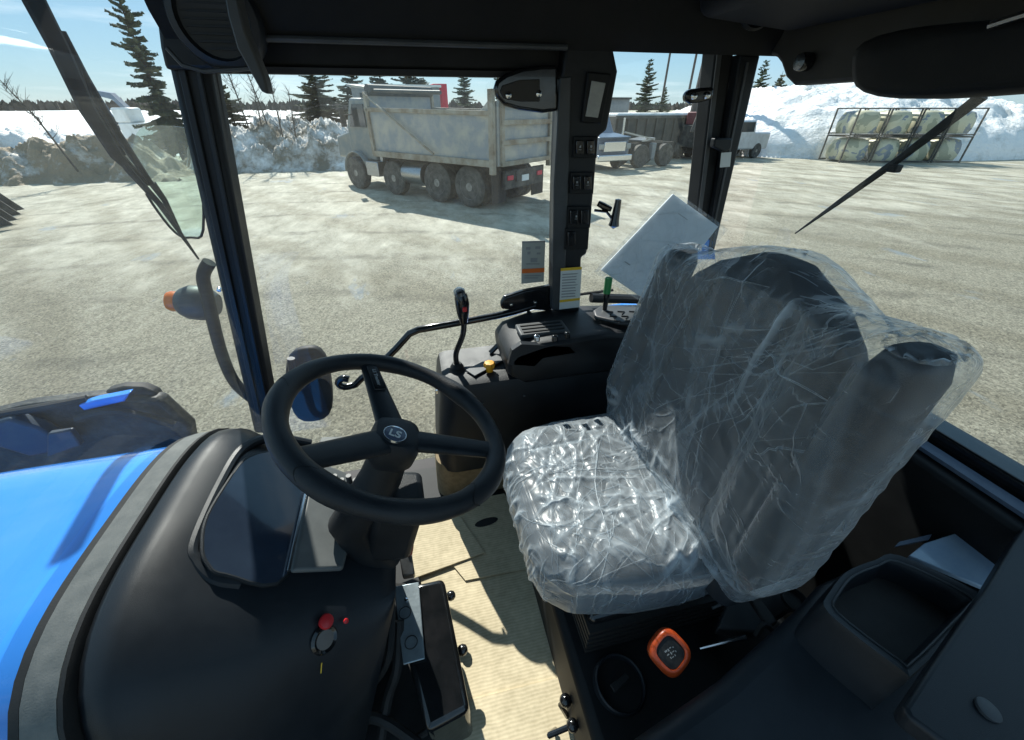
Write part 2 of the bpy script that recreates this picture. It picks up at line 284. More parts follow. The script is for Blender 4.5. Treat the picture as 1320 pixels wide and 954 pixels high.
def ground_mat():
    m, t, b = nodes('icy_gravel'); k = t.links.new; N = t.nodes.new
    tc = N('ShaderNodeTexCoord')
    def noi(sc, det, ro=.6, vec=None, dist=0):
        n = N('ShaderNodeTexNoise'); n.inputs['Scale'].default_value = sc; n.inputs['Detail'].default_value = det; n.inputs['Roughness'].default_value = ro; n.inputs['Distortion'].default_value = dist
        k(vec or tc.outputs['Object'], n.inputs['Vector']); return n.outputs['Fac']
    def ramp(f, a, b_, ca, cb):
        r = N('ShaderNodeValToRGB'); r.color_ramp.elements[0].position = a; r.color_ramp.elements[1].position = b_; r.color_ramp.elements[0].color = (*ca, 1); r.color_ramp.elements[1].color = (*cb, 1); k(f, r.inputs[0]); return r.outputs[0]
    def mix(f, a, b_):
        x = N('ShaderNodeMixRGB'); k(f, x.inputs[0]); k(a, x.inputs[1]); k(b_, x.inputs[2]); return x.outputs[0]
    # gravel
    vo = N('ShaderNodeTexVoronoi'); vo.inputs['Scale'].default_value = 48; k(tc.outputs['Object'], vo.inputs['Vector'])
    g1 = ramp(vo.outputs['Color'], .1, .9, (.04, .039, .031), (.70, .65, .50))
    g2 = ramp(noi(55, 6, .85), .38, .62, (.07, .068, .053), (.64, .59, .44))
    g3 = ramp(noi(4, 6, .7), .3, .7, (.21, .19, .14), (.42, .39, .295))
    x1 = N('ShaderNodeMixRGB'); x1.inputs[0].default_value = .4; k(g1, x1.inputs[1]); k(g2, x1.inputs[2])
    x2 = N('ShaderNodeMixRGB'); x2.inputs[0].default_value = .3; k(x1.outputs[0], x2.inputs[1]); k(g3, x2.inputs[2])
    # packed snow/ice, streaked along X
    mp_ = N('ShaderNodeMapping'); mp_.inputs['Scale'].default_value = (1.0, .5, 1); mp_.inputs['Rotation'].default_value = (0, 0, .6); k(tc.outputs['Object'], mp_.inputs[0])
    sn = noi(.8, 10, .74, mp_.outputs[0], .3)
    sep = N('ShaderNodeSeparateXYZ'); k(tc.outputs['Object'], sep.inputs[0])
    mr = N('ShaderNodeMapRange'); mr.inputs['From Min'].default_value = 3.5; mr.inputs['From Max'].default_value = 9.5; mr.inputs['To Min'].default_value = -.17; mr.inputs['To Max'].default_value = .12; k(sep.outputs['Y'], mr.inputs[0])
    mrx = N('ShaderNodeMapRange'); mrx.inputs['From Min'].default_value = 3; mrx.inputs['From Max'].default_value = 9; mrx.inputs['To Min'].default_value = 0; mrx.inputs['To Max'].default_value = -.07; k(sep.outputs['X'], mrx.inputs[0])
    ad = N('ShaderNodeMath'); k(sn, ad.inputs[0]); k(mr.outputs[0], ad.inputs[1]); ad2 = N('ShaderNodeMath'); k(ad.outputs[0], ad2.inputs[0]); k(mrx.outputs[0], ad2.inputs[1])
    ms = ramp(ad2.outputs[0], .44, .66, (0, 0, 0), (1, 1, 1))
    sc = ramp(noi(2.2, 8, .7, mp_.outputs[0]), .3, .7, (.42, .39, .30), (.78, .74, .61))
    c1 = mix(ms, x2.outputs[0], sc)
    # damp blue ice patches
    ic = noi(.9, 6, .6, mp_.outputs[0], .2)
    mi = ramp(ic, .63, .69, (0, 0, 0), (.75, .75, .75))
    ict = N('ShaderNodeRGB'); ict.outputs[0].default_value = (.30, .36, .40, 1)
    c2 = mix(mi, c1, ict.outputs[0])
    # tyre tracks
    wv = N('ShaderNodeTexWave'); wv.bands_direction = 'Y'; wv.inputs['Scale'].default_value = .22; wv.inputs['Distortion'].default_value = 5; wv.inputs['Detail'].default_value = 4; wv.inputs['Detail Scale'].default_value = .6
    k(mp_.outputs[0], wv.inputs['Vector']); tk = ramp(wv.outputs['Fac'], .62, .95, (1, 1, 1), (.66, .63, .57))
    x3 = N('ShaderNodeMixRGB'); x3.blend_type = 'MULTIPLY'; x3.inputs[0].default_value = .45; k(c2, x3.inputs[1]); k(tk, x3.inputs[2])
    # curved wheel tracks, in pairs, with broken edges
    dv_ = N('ShaderNodeVectorMath'); dv_.operation = 'DISTANCE'; dv_.inputs[1].default_value = (-6, -14, 0); k(tc.outputs['Object'], dv_.inputs[0])
    wob = N('ShaderNodeMath'); wob.operation = 'MULTIPLY_ADD'; wob.inputs[1].default_value = 1.1; k(noi(.35, 3), wob.inputs[0]); k(dv_.outputs['Value'], wob.inputs[2])
    pp = N('ShaderNodeMath'); pp.operation = 'PINGPONG'; pp.inputs[1].default_value = .95; k(wob.outputs[0], pp.inputs[0])
    tm = ramp(pp.outputs[0], .06, .20, (1, 1, 1), (0, 0, 0)); br_ = ramp(noi(1.3, 5, .7), .42, .62, (0, 0, 0), (1, 1, 1))
    mm = N('ShaderNodeMath'); mm.operation = 'MULTIPLY'; k(tm, mm.inputs[0]); k(br_, mm.inputs[1]); m5 = N('ShaderNodeMath'); m5.operation = 'MULTIPLY'; m5.inputs[1].default_value = .55; k(mm.outputs[0], m5.inputs[0])
    x4 = N('ShaderNodeMixRGB'); x4.inputs[2].default_value = (.13, .12, .092, 1); k(m5.outputs[0], x4.inputs[0]); k(x3.outputs[0], x4.inputs[1])
    k(x4.outputs[0], b.inputs['Base Color'])
    rr = ramp(mi, 0, 1, (.85, .85, .85), (.25, .25, .25)); k(rr, b.inputs['Roughness']); b.inputs['Specular IOR Level'].default_value = .3
    bp = N('ShaderNodeBump'); bp.inputs['Strength'].default_value = 1; bp.inputs['Distance'].default_value = .06; k(noi(26, 6, .8), bp.inputs['Height'])
    bp2 = N('ShaderNodeBump'); bp2.inputs['Strength'].default_value = .8; bp2.inputs['Distance'].default_value = .12; k(noi(2.6, 7, .65, mp_.outputs[0]), bp2.inputs['Height']); k(bp.outputs[0], bp2.inputs['Normal']); k(bp2.outputs[0], b.inputs['Normal'])
    return m
M['ground'] = ground_mat()
def snow_mat(name, dirt, dcol=(.22, .19, .14)):
    m, t, b = nodes(name); k = t.links.new; N = t.nodes.new; tc = N('ShaderNodeTexCoord')
    n = N('ShaderNodeTexNoise'); n.inputs['Scale'].default_value = .9; n.inputs['Detail'].default_value = 9; n.inputs['Roughness'].default_value = .7; k(tc.outputs['Object'], n.inputs['Vector'])
    r = N('ShaderNodeValToRGB'); r.color_ramp.elements[0].position = .5 - dirt * .3; r.color_ramp.elements[1].position = .72 - dirt * .3 ; r.color_ramp.elements[0].color = (.90, .89, .87, 1); r.color_ramp.elements[1].color = (*dcol, 1)
    k(n.outputs['Fac'], r.inputs[0]); k(r.outputs[0], b.inputs['Base Color']); b.inputs['Roughness'].default_value = .8
    n2 = N('ShaderNodeTexNoise'); n2.inputs['Scale'].default_value = 3.5; n2.inputs['Detail'].default_value = 8; n2.inputs['Roughness'].default_value = .65; k(tc.outputs['Object'], n2.inputs['Vector'])
    bp = N('ShaderNodeBump'); bp.inputs['Strength'].default_value = 1; bp.inputs['Distance'].default_value = .18; k(n2.outputs['Fac'], bp.inputs['Height']); k(bp.outputs[0], b.inputs['Normal'])
    return m
M['snow'] = snow_mat('snow', .0, (.5, .5, .46)); M['snowd'] = snow_mat('dirty_snow', .45); M['dirt'] = snow_mat('snowy_dirt', .86, (.33, .26, .18))
def camo():
    m, t, b = nodes('camouflage_wrap'); k = t.links.new; N = t.nodes.new; tc = N('ShaderNodeTexCoord')
    ob = N('ShaderNodeObjectInfo'); ad = N('ShaderNodeVectorMath'); ad.operation = 'ADD'; ms = N('ShaderNodeVectorMath'); ms.operation = 'SCALE'; ms.inputs['Scale'].default_value = .35
    k(ob.outputs['Location'], ms.inputs[0]); k(tc.outputs['Object'], ad.inputs[0]); k(ms.outputs[0], ad.inputs[1])
    n = N('ShaderNodeTexNoise'); n.inputs['Scale'].default_value = 1.1; n.inputs['Detail'].default_value = 4; n.inputs['Distortion'].default_value = .5; k(ad.outputs[0], n.inputs['Vector'])
    r = N('ShaderNodeValToRGB'); r.color_ramp.interpolation = 'CONSTANT'; e = r.color_ramp.elements
    e[0].position = 0; e[0].color = (.33, .33, .23, 1); e[1].position = .43; e[1].color = (.56, .52, .36, 1)
    for p, c in ((.52, (.58, .55, .40, 1)), (.57, (.24, .27, .30, 1)), (.63, (.42, .40, .27, 1))):
        q = e.new(p); q.color = c
    k(n.outputs['Fac'], r.inputs[0]); k(r.outputs[0], b.inputs['Base Color']); b.inputs['Roughness'].default_value = .5
    return m
M['camo'] = camo()

# ---------------------------------------------------------------- ground, snow banks, far field
def grid_obj(name, x0, x1, y0, y1, nx, ny, fz, m, kind_label, cat, kind='structure'):
    b = MB(); vs = []
    for j in range(ny + 1):
        for i in range(nx + 1):
            x = x0 + (x1 - x0) * i / nx; y = y0 + (y1 - y0) * j / ny; vs.append((x, y, fz(x, y)))
    b.add(vs, [(j * (nx + 1) + i, j * (nx + 1) + i + 1, (j + 1) * (nx + 1) + i + 1, (j + 1) * (nx + 1) + i) for j in range(ny) for i in range(nx)])
    return tag(b.build(name, m, ang=80), kind_label, cat, kind=kind)
gb = MB(); rad = [0, 3, 6, 9, 12, 16, 20, 26, 34, 50, 80, 140, 260, 500, 1000, 2500]; nseg = 96; vs = []; fs = []
for k_, r_ in enumerate(rad):
    for i in range(nseg):
        a = 2 * math.pi * i / nseg; vs.append((r_ * math.cos(a) + (0), r_ * math.sin(a), 0))
for k_ in range(len(rad) - 1):
    for i in range(nseg):
        j = (i + 1) % nseg
        if k_ == 0: fs.append((0, nseg + i, nseg + j))
        else: fs.append((k_ * nseg + i, (k_ + 1) * nseg + i, (k_ + 1) * nseg + j, k_ * nseg + j))
gb.add(vs, fs); struct(gb.build('ground', M['ground'], smooth=False), 'grey gravel yard with packed snow and icy patches', 'ground')

def fbm(x, y, s, o=5, h=.8, off=0): return noise.fractal(Vector((x * s + off, y * s, off * .37)), h, 2.1, o)
def bank_fn(x0, x1, y0, y1, hgt, rough, off, edge=1.6):
    def f(x, y):
        e = min((x - x0) / edge, (x1 - x) / edge, (y - y0) / (edge * .8), (y1 - y) / edge)
        e = max(0, min(1, e + .25 * fbm(x, y, .9, 4, .8, off)))
        e = e * e * (3 - 2 * e)
        base = hgt * (.72 + .4 * fbm(x, y, .22, 3, 1, off + 9)) + rough * fbm(x, y, 1.1, 6, .6, off) + rough * .5 * abs(fbm(x, y, 2.3, 4, .5, off + 4))
        return e * max(base, .05) - .05
    return f
grid_obj('snow_field', -160, 30, 31, 330, 70, 90, lambda x, y: max(0, min(1, (y - 31) / 30)) * (.5 + (y - 31) * .006 + .5 * fbm(x, y, .03, 4, 1, 3)) + .02, M['snow'], 'snowy field rising gently towards the horizon', 'snow')
grid_obj('snow_bank', -30, -13.2, 20.5, 28, 150, 70, bank_fn(-30, -13.2, 20.5, 28, 1.7, .32, 1), M['snow'], 'white ploughed snow bank at the left edge of the yard', 'snow bank')
grid_obj('dirt_pile', -17.3, -9.2, 19.6, 24.5, 100, 70, bank_fn(-17.3, -9.2, 19.6, 24.5, 1.75, .28, 5, 2.6), M['dirt'], 'brown pile of dirt mixed with dirty snow', 'dirt pile')
grid_obj('snow_bank', -10.5, -1.0, 21.5, 30, 150, 90, bank_fn(-10.5, -1.0, 21.5, 30, 1.75, .42, 12), M['snowd'], 'lumpy dirty snow bank in front of the trees behind the grey dump truck', 'snow bank')
grid_obj('snow_bank', -2.5, 14, 27, 33, 90, 40, bank_fn(-2.5, 14, 27, 33, 1.3, .3, 22), M['snowd'], 'low snow bank behind the parked trucks in the centre', 'snow bank')
def hill(x, y):
    d = ((x - 33) / 15.5) ** 2 + ((y - 30) / 12.0) ** 2
    e = max(0, 1 - d); 
    return 4.0 * (e ** .55) * (1 + .10 * fbm(x, y, .25, 4, 1, 2)) + (.22 * fbm(x, y, .8, 6, .6, 7) if e > .02 else 0) * min(1, e * 4) - .04
grid_obj('snow_hill', 17, 52, 18, 44, 200, 170, hill, M['snow'], 'tall white pile of snow behind the camouflage crates', 'snow pile')
# far tree line
tb = MB()
for i in range(2600):
    x = random.uniform(-330, 260); y = random.uniform(230, 290); h = random.uniform(2, 4.5) * (1 + .4 * noise.noise(Vector((x * .03, 0, 0)))); z0 = 1.6
    a = random.uniform(0, 3.14); wd = random.uniform(1.0, 2.4)
    dx, dy = math.cos(a) * wd, math.sin(a) * wd
    tb.add([(x - dx, y - dy, z0), (x + dx, y + dy, z0), (x + dx * .7, y + dy * .7, z0 + h * .6), (x, y, z0 + h), (x - dx * .7, y - dy * .7, z0 + h * .7)], [(0, 1, 2, 3, 4)])
tag(tb.build('far_woods', M['twig'], smooth=False), 'thin dark line of far woods along the horizon', 'woods', kind='stuff')

# ---------------------------------------------------------------- trees
def conifer_meshes(seed, H, W, dens, lo=.06):
    rnd = random.Random(seed); tr = MB(); cw = MB()
    tr.tube([(0, 0, -.3), (rnd.uniform(-.05, .05), 0, H * .5), (0, 0, H)], [H * .018, H * .012, .015], 7)
    nw = int(H * 3.2)
    for k in range(nw):
        t = k / nw; z00 = H * (lo + (1 - lo) * t); rr = W * (1 - t) ** .85 * rnd.uniform(.65, 1.1) + .12
        nb = max(4, int(9 * (1 - t) + 3)); a0 = rnd.uniform(0, 6.3)
        for q in range(nb):
            if rnd.random() < .12: continue
            a = a0 + q * 6.283 / nb + rnd.uniform(-.3, .3); ln = rr * rnd.choice([.5, .7, .85, 1, 1.2]) * rnd.uniform(.85, 1.1); dr = Vector((math.cos(a), math.sin(a), -.28 + .5 * t + rnd.uniform(-.1, .1)))
            sd_ = Vector((-math.sin(a), math.cos(a), 0)); z = z00 + rnd.uniform(-.5, .5) * H / nw * 1.6; z = min(max(z, .2), H - .05); b0 = Vector((0, 0, z))
            if q % 2 == 0: tr.tube([b0, b0 + dr * ln * .85], [.03 * (1 - t) + .008, .004], 3)
            m = max(3, int(ln * dens))
            for i in range(m):
                s = (i + rnd.random()) / m
                p = b0 + dr * ln * s + Vector((0, 0, .08 * s * s * ln)); wl = ln * .34 * (1.15 - s) + .12
                for sg in (-1, 1):
                    tip = p + dr * (wl * .8) + sd_ * sg * wl * rnd.uniform(.7, 1.1) + Vector((0, 0, rnd.uniform(-.16, .06)))
                    up = Vector((rnd.uniform(-.03, .03), rnd.uniform(-.03, .03), rnd.uniform(.09, .2)))
                    cw.add([p - up * .5, p + dr * .11 + up * .3, tip, p + sd_ * sg * .02 - dr * .1 - up], [(0, 1, 2, 3)])
    return tr, cw
protos = []
def conifer(kind, x, y, s, rz, label, z=0):
    sq_ = .55 if 'rising above the frame' in label else 1.0
    o = empty('spruce_tree' if kind != 2 else 'pine_tree', label, 'tree', (x, y, z), rz, 'evergreen trees behind the yard')
    H, W, de, mt = [(10, 3.0, 9, 'needle'), (7, 2.6, 9, 'needle2'), (8, 3.8, 6, 'needle2')][kind]
    if kind not in cache:
        tr, cw = conifer_meshes(kind + 3, H, W, de, .05 if kind < 2 else .22); a = tr.build('trunk', M['bark'], o, smooth=False); c = cw.build('crown', M[mt], o, smooth=False); cache[kind] = (a.data, c.data)
    else:
        for nm, me in zip(('trunk', 'crown'), cache[kind]):
            c = bpy.data.objects.new(nm, me); COL.objects.link(c); c.parent = o
    o.scale = (s * sq_, s * sq_, s)
cache = {}
def treeat(px, pytop, dist, kind, label, base=0.0, rz=0):
    r = ray(px, 150); h = Vector((r.x, r.y)); f = dist / h.length; x, y = CP.x + r.x * f, CP.y + r.y * f
    rt = ray(px, pytop); zt = CP.z + rt.z * dist / math.hypot(rt.x, rt.y)
    H = [10, 7, 8][kind]; conifer(kind, x, y, (zt - base) / H, rz, label, base)
treeat(214, -60, 31, 0, 'tall dark spruce rising above the frame beside the front windshield pillar', .3)
treeat(300, 108, 30, 2, 'sparse pine half hidden right of the far front pillar', .6, 1)
treeat(415, 72, 34, 2, 'open branched pine left of the dump truck cab', .8, 2)
treeat(462, 78, 36, 2, 'leaning pine directly behind the dump truck cab', .8, 3.3)
treeat(497, 55, 37, 1, 'bushy spruce above the front of the dump bed', .8, 4)
treeat(535, 62, 38, 2, 'wide pine above the middle of the dump bed', .5, 5)
treeat(600, 74, 46, 0, 'narrow spruce right of the red box behind the dump bed', .5, 1.7)
treeat(652, 70, 44, 1, 'spruce partly hidden by the oval window hinge cover', .5, .3)
treeat(828, 76, 40, 0, 'pointed spruce standing alone behind the dark container', 0, 2)
treeat(852, 112, 42, 0, 'small thin spruce right of the pointed spruce', 0, 3)
treeat(968, 78, 44, 0, 'dark spruce left of the notch in the rear roof panel', 0, 1)
treeat(992, 92, 46, 1, 'shorter spruce in the notch under the rear roof panel', 0, 4)
treeat(1018, 84, 52, 1, 'spruce behind the crest of the snow hill', 0, 2.2)
treeat(1043, 100, 54, 0, 'right-most spruce peeking over the snow hill', 0, 2.7)
# bare saplings
def sapling(px, dist, H, lean, label, seed):
    rnd = random.Random(seed); r = ray(px, 150); f = dist / math.hypot(r.x, r.y)
    o = empty('bare_sapling', label, 'tree', (CP.x + r.x * f, CP.y + r.y * f, .9), 0, 'bare saplings in the snow bank')
    tr = MB(); tr.tube([(0, 0, -.5), (lean * H * .5, .1, H * .5), (lean * H, 0, H)], [.04, .03, .008], 5); tr.build('trunk', M['twig'], o)
    cw = MB()
    for i in range(26):
        t = rnd.uniform(.2, .95); a = rnd.uniform(0, 6.3); p = Vector((lean * H * t, 0, H * t)); ln = rnd.uniform(.3, .9) * (1.1 - t) * H * .25
        q = p + Vector((math.cos(a) * ln, math.sin(a) * ln, ln * .9)); cw.tube([p, (p + q) / 2 + Vector((0, 0, -.05)), q], [.014, .01, .004], 3)
        for j in range(3):
            m_ = p.lerp(q, rnd.uniform(.4, .9)); e = m_ + Vector((rnd.uniform(-.3, .3), rnd.uniform(-.3, .3), rnd.uniform(.1, .4))); cw.tube([m_, e], [.007, .003], 3)
    cw.build('crown', M['twig'], o, smooth=False)
for i, (px, H, ln, lb) in enumerate([(318, 4.2, -.08, 'thin bare sapling just right of the far front pillar'), (330, 2.4, .1, 'short bare sapling second from the pillar'), (345, 3.8, -.12, 'leaning bare sapling with the thickest stem by the snow bank'), (356, 2.9, .05, 'bare sapling with fine twigs behind the leaning one'), (372, 2.3, .12, 'small bare sapling nearest the open pine'), (62, 2.6, -.35, 'lone bare stick leaning out of the snow at far left')]):
    sapling(px, 25.5 - i * .3, H, ln, lb, 40 + i)

# ---------------------------------------------------------------- wheels
def wheel(parent, x, y, z, r, wd, axis=(0, 1, 0), name='wheel', tm='tyre', rm='rimg', double=False):
    b = MB(); h = wd / 2
    b.lathe([(r * .58, -h * .9), (r * .8, -h), (r * .93, -h * .96), (r, -h * .75), (r, -h * .2), (r * .985, 0), (r, h * .2), (r, h * .75), (r * .93, h * .96), (r * .8, h), (r * .58, h * .9)], (x, y, z), axis, 32)
    wv = b.build(name, M[tm], parent)
    b = MB(); b.lathe([(.01, -h * .55), (r * .2, -h * .9), (r * .22, -h * .55), (r * .42, -h * .45), (r * .5, -h * .7), (r * .6, -h * .92), (r * .6, h * .92), (r * .5, h * .7), (r * .42, h * .45), (r * .22, h * .55), (r * .2, h * .9), (.01, h * .95)], (x, y, z), axis, 24)
    b.build('rim', M[rm], wv)
    return wv

# ---------------------------------------------------------------- dump truck (local: +X forward, origin at rear near-side corner on ground)
hd = math.atan2(.77, -.64)
near = at(605, 268, 'z', 0)
T = empty('dump_truck', 'large dirty grey dump truck casting a long shadow on the ice', 'dump truck', (near.x, near.y, 0), hd)
# local y: vehicle extends to the right hand side of heading (away from camera) -> negative y
W = 2.5
bedm = MB(); x0, x1, zb, zt = -1.0, 3.95, 1.22, 2.66
# side panels (slightly sloped), floor, front
zs = 2.34
for y_, o_ in ((0.04, .1), (-W - .04, -.1)):
    bedm.prism([(x0, y_, zb), (x1, y_, zb), (x1 + .08, y_ + o_ * .3, zs + .10), (x0 + .5, y_ + o_ * .3, zs), (x0 + .12, y_ + o_ * .3, zt), (x0, y_, zt)], (0, -.06 * (1 if o_ > 0 else -1), 0))
bedm.lo((x0 + .05, -W, zb - .02), (x1, 0, zb + .08)); bedm.lo((x1 - .06, -W, zb + .08), (x1 - .002, -.02, zt + .3))
bed = bedm.build('bed', M['bed'], T, bevel=.01)
b = MB()
for y_ in (.075, -W - .075):
    b.prism([(x0 + .1, y_ - .05, zs - .02), (x1 + .08, y_ - .05, zs + .06), (x1 + .08, y_ - .05, zs + .17), (x0 + .1, y_ - .05, zs + .09)], (0, .10, 0)); b.lo((x0 - .03, y_ - .045, zb - .07), (x1, y_ + .045, zb + .10))
    b.lo((x0 - .05, y_ - .06, zb - .25), (x0 + .10, y_ + .06, zt + .22))
    b.lo((x1 - .1, y_ - .05, zb), (x1 + .03, y_ + .05, zt + .25))
b.build('bed_rail', M['bedrust'], bed, bevel=.01)
b = MB(); b.lo((x0 - .08, -W + .02, zb - .05), (x0 + .02, -.02, zt - .02))
tg = b.build('tailgate', M['bed'], T, bevel=.01)
b = MB()
for z_ in (zb, zb + .5, zb + .95, zt - .08): b.lo((x0 - .17, -W + .1, z_ - .06), (x0 - .082, -.1, z_ + .06))
for y_ in (-W + .16, -.16): b.lo((x0 - .165, y_ - .06, zb - .04), (x0 - .083, y_ + .06, zt - .03))
b.build('tailgate_rib', M['bedrust'], tg, bevel=.01)
b = MB(); b.prism([(x1 - .1, -W + .1, zt + .3), (x1 + 1.1, -W + .1, zt + .42), (x1 + 1.1, -.1, zt + .42), (x1 - .1, -.1, zt + .3)], (0, 0, .06)); b.build('cab_guard', M['bed'], bed)
b = MB(); b.tube([(x1 - .1, .17, zt + .2), (1.1, .17, zb + .15)], .035, 6); b.build('tarp_arm', M['bedrust'], bed)
b = MB(); b.tube([(x1 - .1, .02, zt + .30), (x1 - .1, -W, zt + .30)], .15, 10); b.tube([(x1 - .1, -.1, zt + .28), (.9, -.1, zt + .18)], .05, 8); b.build('rolled_tarp', M['cont'], bed)
T.scale = (1.03, 1.03, .99)
b = MB(); b.lo((-.95, -W * .5 - .45, .72), (6.6, -W * .5 - .3, 1.0)); b.lo((-1.1, -W * .5 + .3, .72), (6.6, -W * .5 + .45, 1.0)); b.lo((-1.05, -W + .35, .55), (-.95, -.35, 1.02))
for x_ in (0.0, 1.3, 3.2, 5.2): b.lo((x_ - .08, -W + .4, .42), (x_ + .08, -.4, .6))
ch = b.build('chassis', M['truckdark'], T, bevel=.01)
for x_ in (.0, 1.3):
    wheel(T, x_, -.17, .56, .56, .30); wheel(T, x_, -W + .17, .56, .56, .30); wheel(T, x_, -.49, .56, .55, .28); wheel(T, x_, -W + .49, .52, .51, .28)
for x_ in (3.3, 5.35):
    wheel(T, x_, -.17, .52, .52, .30); wheel(T, x_, -W + .17, .52, .52, .30)
b = MB(); b.lathe([(.02, -.45), (.3, -.45), (.32, -.42), (.32, .42), (.3, .45), (.02, .45)], (2.35, -.25, .72), (1, 0, 0), 20); b.build('fuel_tank', M['steel'], T)
b = MB(); b.lo((4.05, -.5, .5), (4.7, -.05, .95)); b.build('step_box', M['steel'], T, bevel=.02)
for y_ in (-.32, -W + .32):
    b = MB(); b.lo((-.86, y_ - .3, .18), (-.83, y_ + .3, 1.0)); b.build('mud_flap', M['rubber'], T)
for y_ in (-.55, -W + .55):
    b = MB(); b.lo((-1.09, y_ - .12, .78), (-1.052, y_ + .12, .9)); b.build('tail_light', M['redp'], T, bevel=.01)
b = MB(); b.lo((-1.075, -W * .5 - .16, .7), (-1.053, -W * .5 + .16, .86)); b.build('licence_plate', M['white'], T)
# cab
b = MB(); b.prism([(4.35, -.28, .95), (4.35, -.28, 2.75), (5.35, -.3, 2.78), (5.75, -.3, 1.95), (5.75, -.28, .95)], (0, -W + .56, 0)); cab = b.build('cab', M['truckcab'], T, bevel=.07, seg=3)
b = MB(); b.prism([(5.752, -.5, .9), (5.752, -.5, 1.85), (7.0, -.6, 1.6), (7.15, -.65, .9)], (0, -W + 1.1, 0)); b.build('hood', M['truckcab'], T, bevel=.08, seg=3)
b = MB(); b.prism([(4.6, -.274, 1.95), (4.6, -.274, 2.6), (5.2, -.274, 2.6), (5.5, -.274, 1.95)], (0, .02, 0)); b.build('side_window', M['darkglass'], cab)
for y_ in (-.1, -W + .1):
    pts = [(5.35 + .68 * math.cos(a), y_ - (.16 if y_ > -1 else -.16), .55 + .66 * math.sin(a)) for a in np.linspace(0, math.pi, 14)]
    b = MB(); n_ = len(pts); b.loft([[Vector(p) + Vector((0, s, 0)) for p in pts] for s in (-.18, .18)], caps=False, close=False)
    f_ = b.build('fender', M['truckcab'], T); sm = f_.modifiers.new('th', 'SOLIDIFY'); sm.thickness = .03
for y_ in (-.02, -W + .02):
    b = MB(); b.tube([(5.3, y_ - .22 * (1 if y_ > -1 else -1), 2.3), (5.45, y_ + .02, 2.3)], .02, 6); b.lo((5.4, y_ - .08, 1.95), (5.47, y_ + .1, 2.5)); b.build('side_mirror', M['truckdark'], T, bevel=.01)
b = MB(); b.tube([(4.15, -.35, .9), (4.15, -.35, 2.95), (4.0, -.35, 3.1)], .07, 10); b.build('exhaust_stack', M['steel'], T)

# red box and machine behind the dump truck
def put(name, label, cat, px, py, rz=0, group=None):
    p = at(px, py, 'z', 0); return empty(name, label, cat, (p.x, p.y, 0), rz, group)
o = put('shipping_container', 'red container end showing above the dump bed', 'container', 570, 196, .1)
b = MB(); b.lo((-.42, -1.2, .15), (.42, 3.2, 3.7)); cc = b.build('shell', M['redp'], o, bevel=.03)
b = MB()
for i in range(4): b.lo((-.38 + i * .21, -1.24, .3), (-.30 + i * .21, -1.203, 3.6))
b.build('rib', M['redp'], cc)
o = put('site_trailer', 'pale flat-roofed site trailer behind the dump bed', 'trailer', 520, 198, .1)
b = MB(); b.lo((-2.5, -1.2, .6), (2.5, 1.2, 3.5)); tr_ = b.build('shell', M['yard'], o, bevel=.03)
for i in range(4):
    b = MB(); b.lo((-2.1 + i * 1.15, -1.23, 2.5), (-1.4 + i * 1.15, -1.203, 3.2)); b.build('window', M['darkglass'], o)
b = MB(); b.lo((-2.6, -1.3, 3.5), (2.6, 1.3, 3.62)); b.build('roof', M['whitep'], o)
for s_ in (-1.2, 1.2): wheel(o, s_, -1.05, .35, .35, .2)

# blue truck nose (heading to camera-right), flatbed chassis, container, poles
o = put('pickup_truck', 'pale blue truck nose showing right of the switch pillar', 'truck', 786, 220, R(-78))
b = MB(); b.prism([(0, -.9, .55), (0, -.9, 1.25), (.2, -.9, 1.38), (-1.2 + .0, -.9, 1.5), (-1.7, -.9, 2.15), (-3.2, -.9, 2.15), (-3.3, -.9, .55)], (0, 1.8, 0)); cab = b.build('body', M['ltblue'], o, bevel=.08, seg=3)
b = MB(); b.lo((.12, -.6, .8), (.2, .6, 1.2)); b.build('grille', M['chrome'], o, bevel=.02)
b = MB(); b.lo((.13, -.95, .42), (.32, .95, .68)); b.build('bumper', M['chrome'], o, bevel=.04)
for s_ in (-.75, .75):
    b = MB(); b.lo((.14, s_ - .13, .9), (.215, s_ + .13, 1.12)); b.build('headlight', M['lens'], o, bevel=.03)
b = MB(); b.prism([(-1.27, -.75, 1.53), (-1.27, .75, 1.53), (-1.68, .7, 2.08), (-1.68, -.7, 2.08)], (.02, 0, .02)); b.build('windshield', M['darkglass'], o)
for s_ in (-.82, .82):
    wheel(o, -.65, s_, .42, .42, .25); wheel(o, -2.9, s_, .42, .42, .25)
o = put('truck_chassis', 'bare truck rear chassis with dirty dual wheels beside the blue truck', 'truck', 822, 216, R(12))
b = MB(); b.lo((-2.2, .25, .8), (2.3, .4, 1.05)); b.lo((-2.2, 1.0, .8), (2.3, 1.15, 1.05)); b.lo((-2.2, .4, .82), (-2.05, 1.0, 1.0)); b.build('frame', M['truckdark'], o)
b = MB(); b.prism([(.1, .1, 1.1), (.9, .1, 1.2), (1.0, 1.2, 1.2), (.1, 1.2, 1.1)], (0, 0, .06)); b.prism([(-1.0, .1, 1.5), (0.9, .1, 1.15), (0.9, .3, 1.15), (-1.0, .3, 1.5)], (0, 0, .06)); b.build('fifth_wheel', M['steel'], o)
for x_ in (0, 1.55):
    for y_ in (0, 1.4): wheel(o, x_, y_, .5, .5, .32)
for i_, x_ in enumerate((.72, -.95)):
    b = MB(); b.lo((x_ - .12, -.15, .35), (x_ + .12, .12, 1.05)); b.build('fender_panel', M['yard'], o, bevel=.03)
b = MB(); b.tube([(-1.2, 0, .9), (-1.2, 0, 2.1)], .05, 8); b.build('exhaust_stack', M['chrome'], o)
o = put('waste_container', 'long dark roll-off container with rusty sides behind the truck chassis', 'container', 850, 205, R(6))
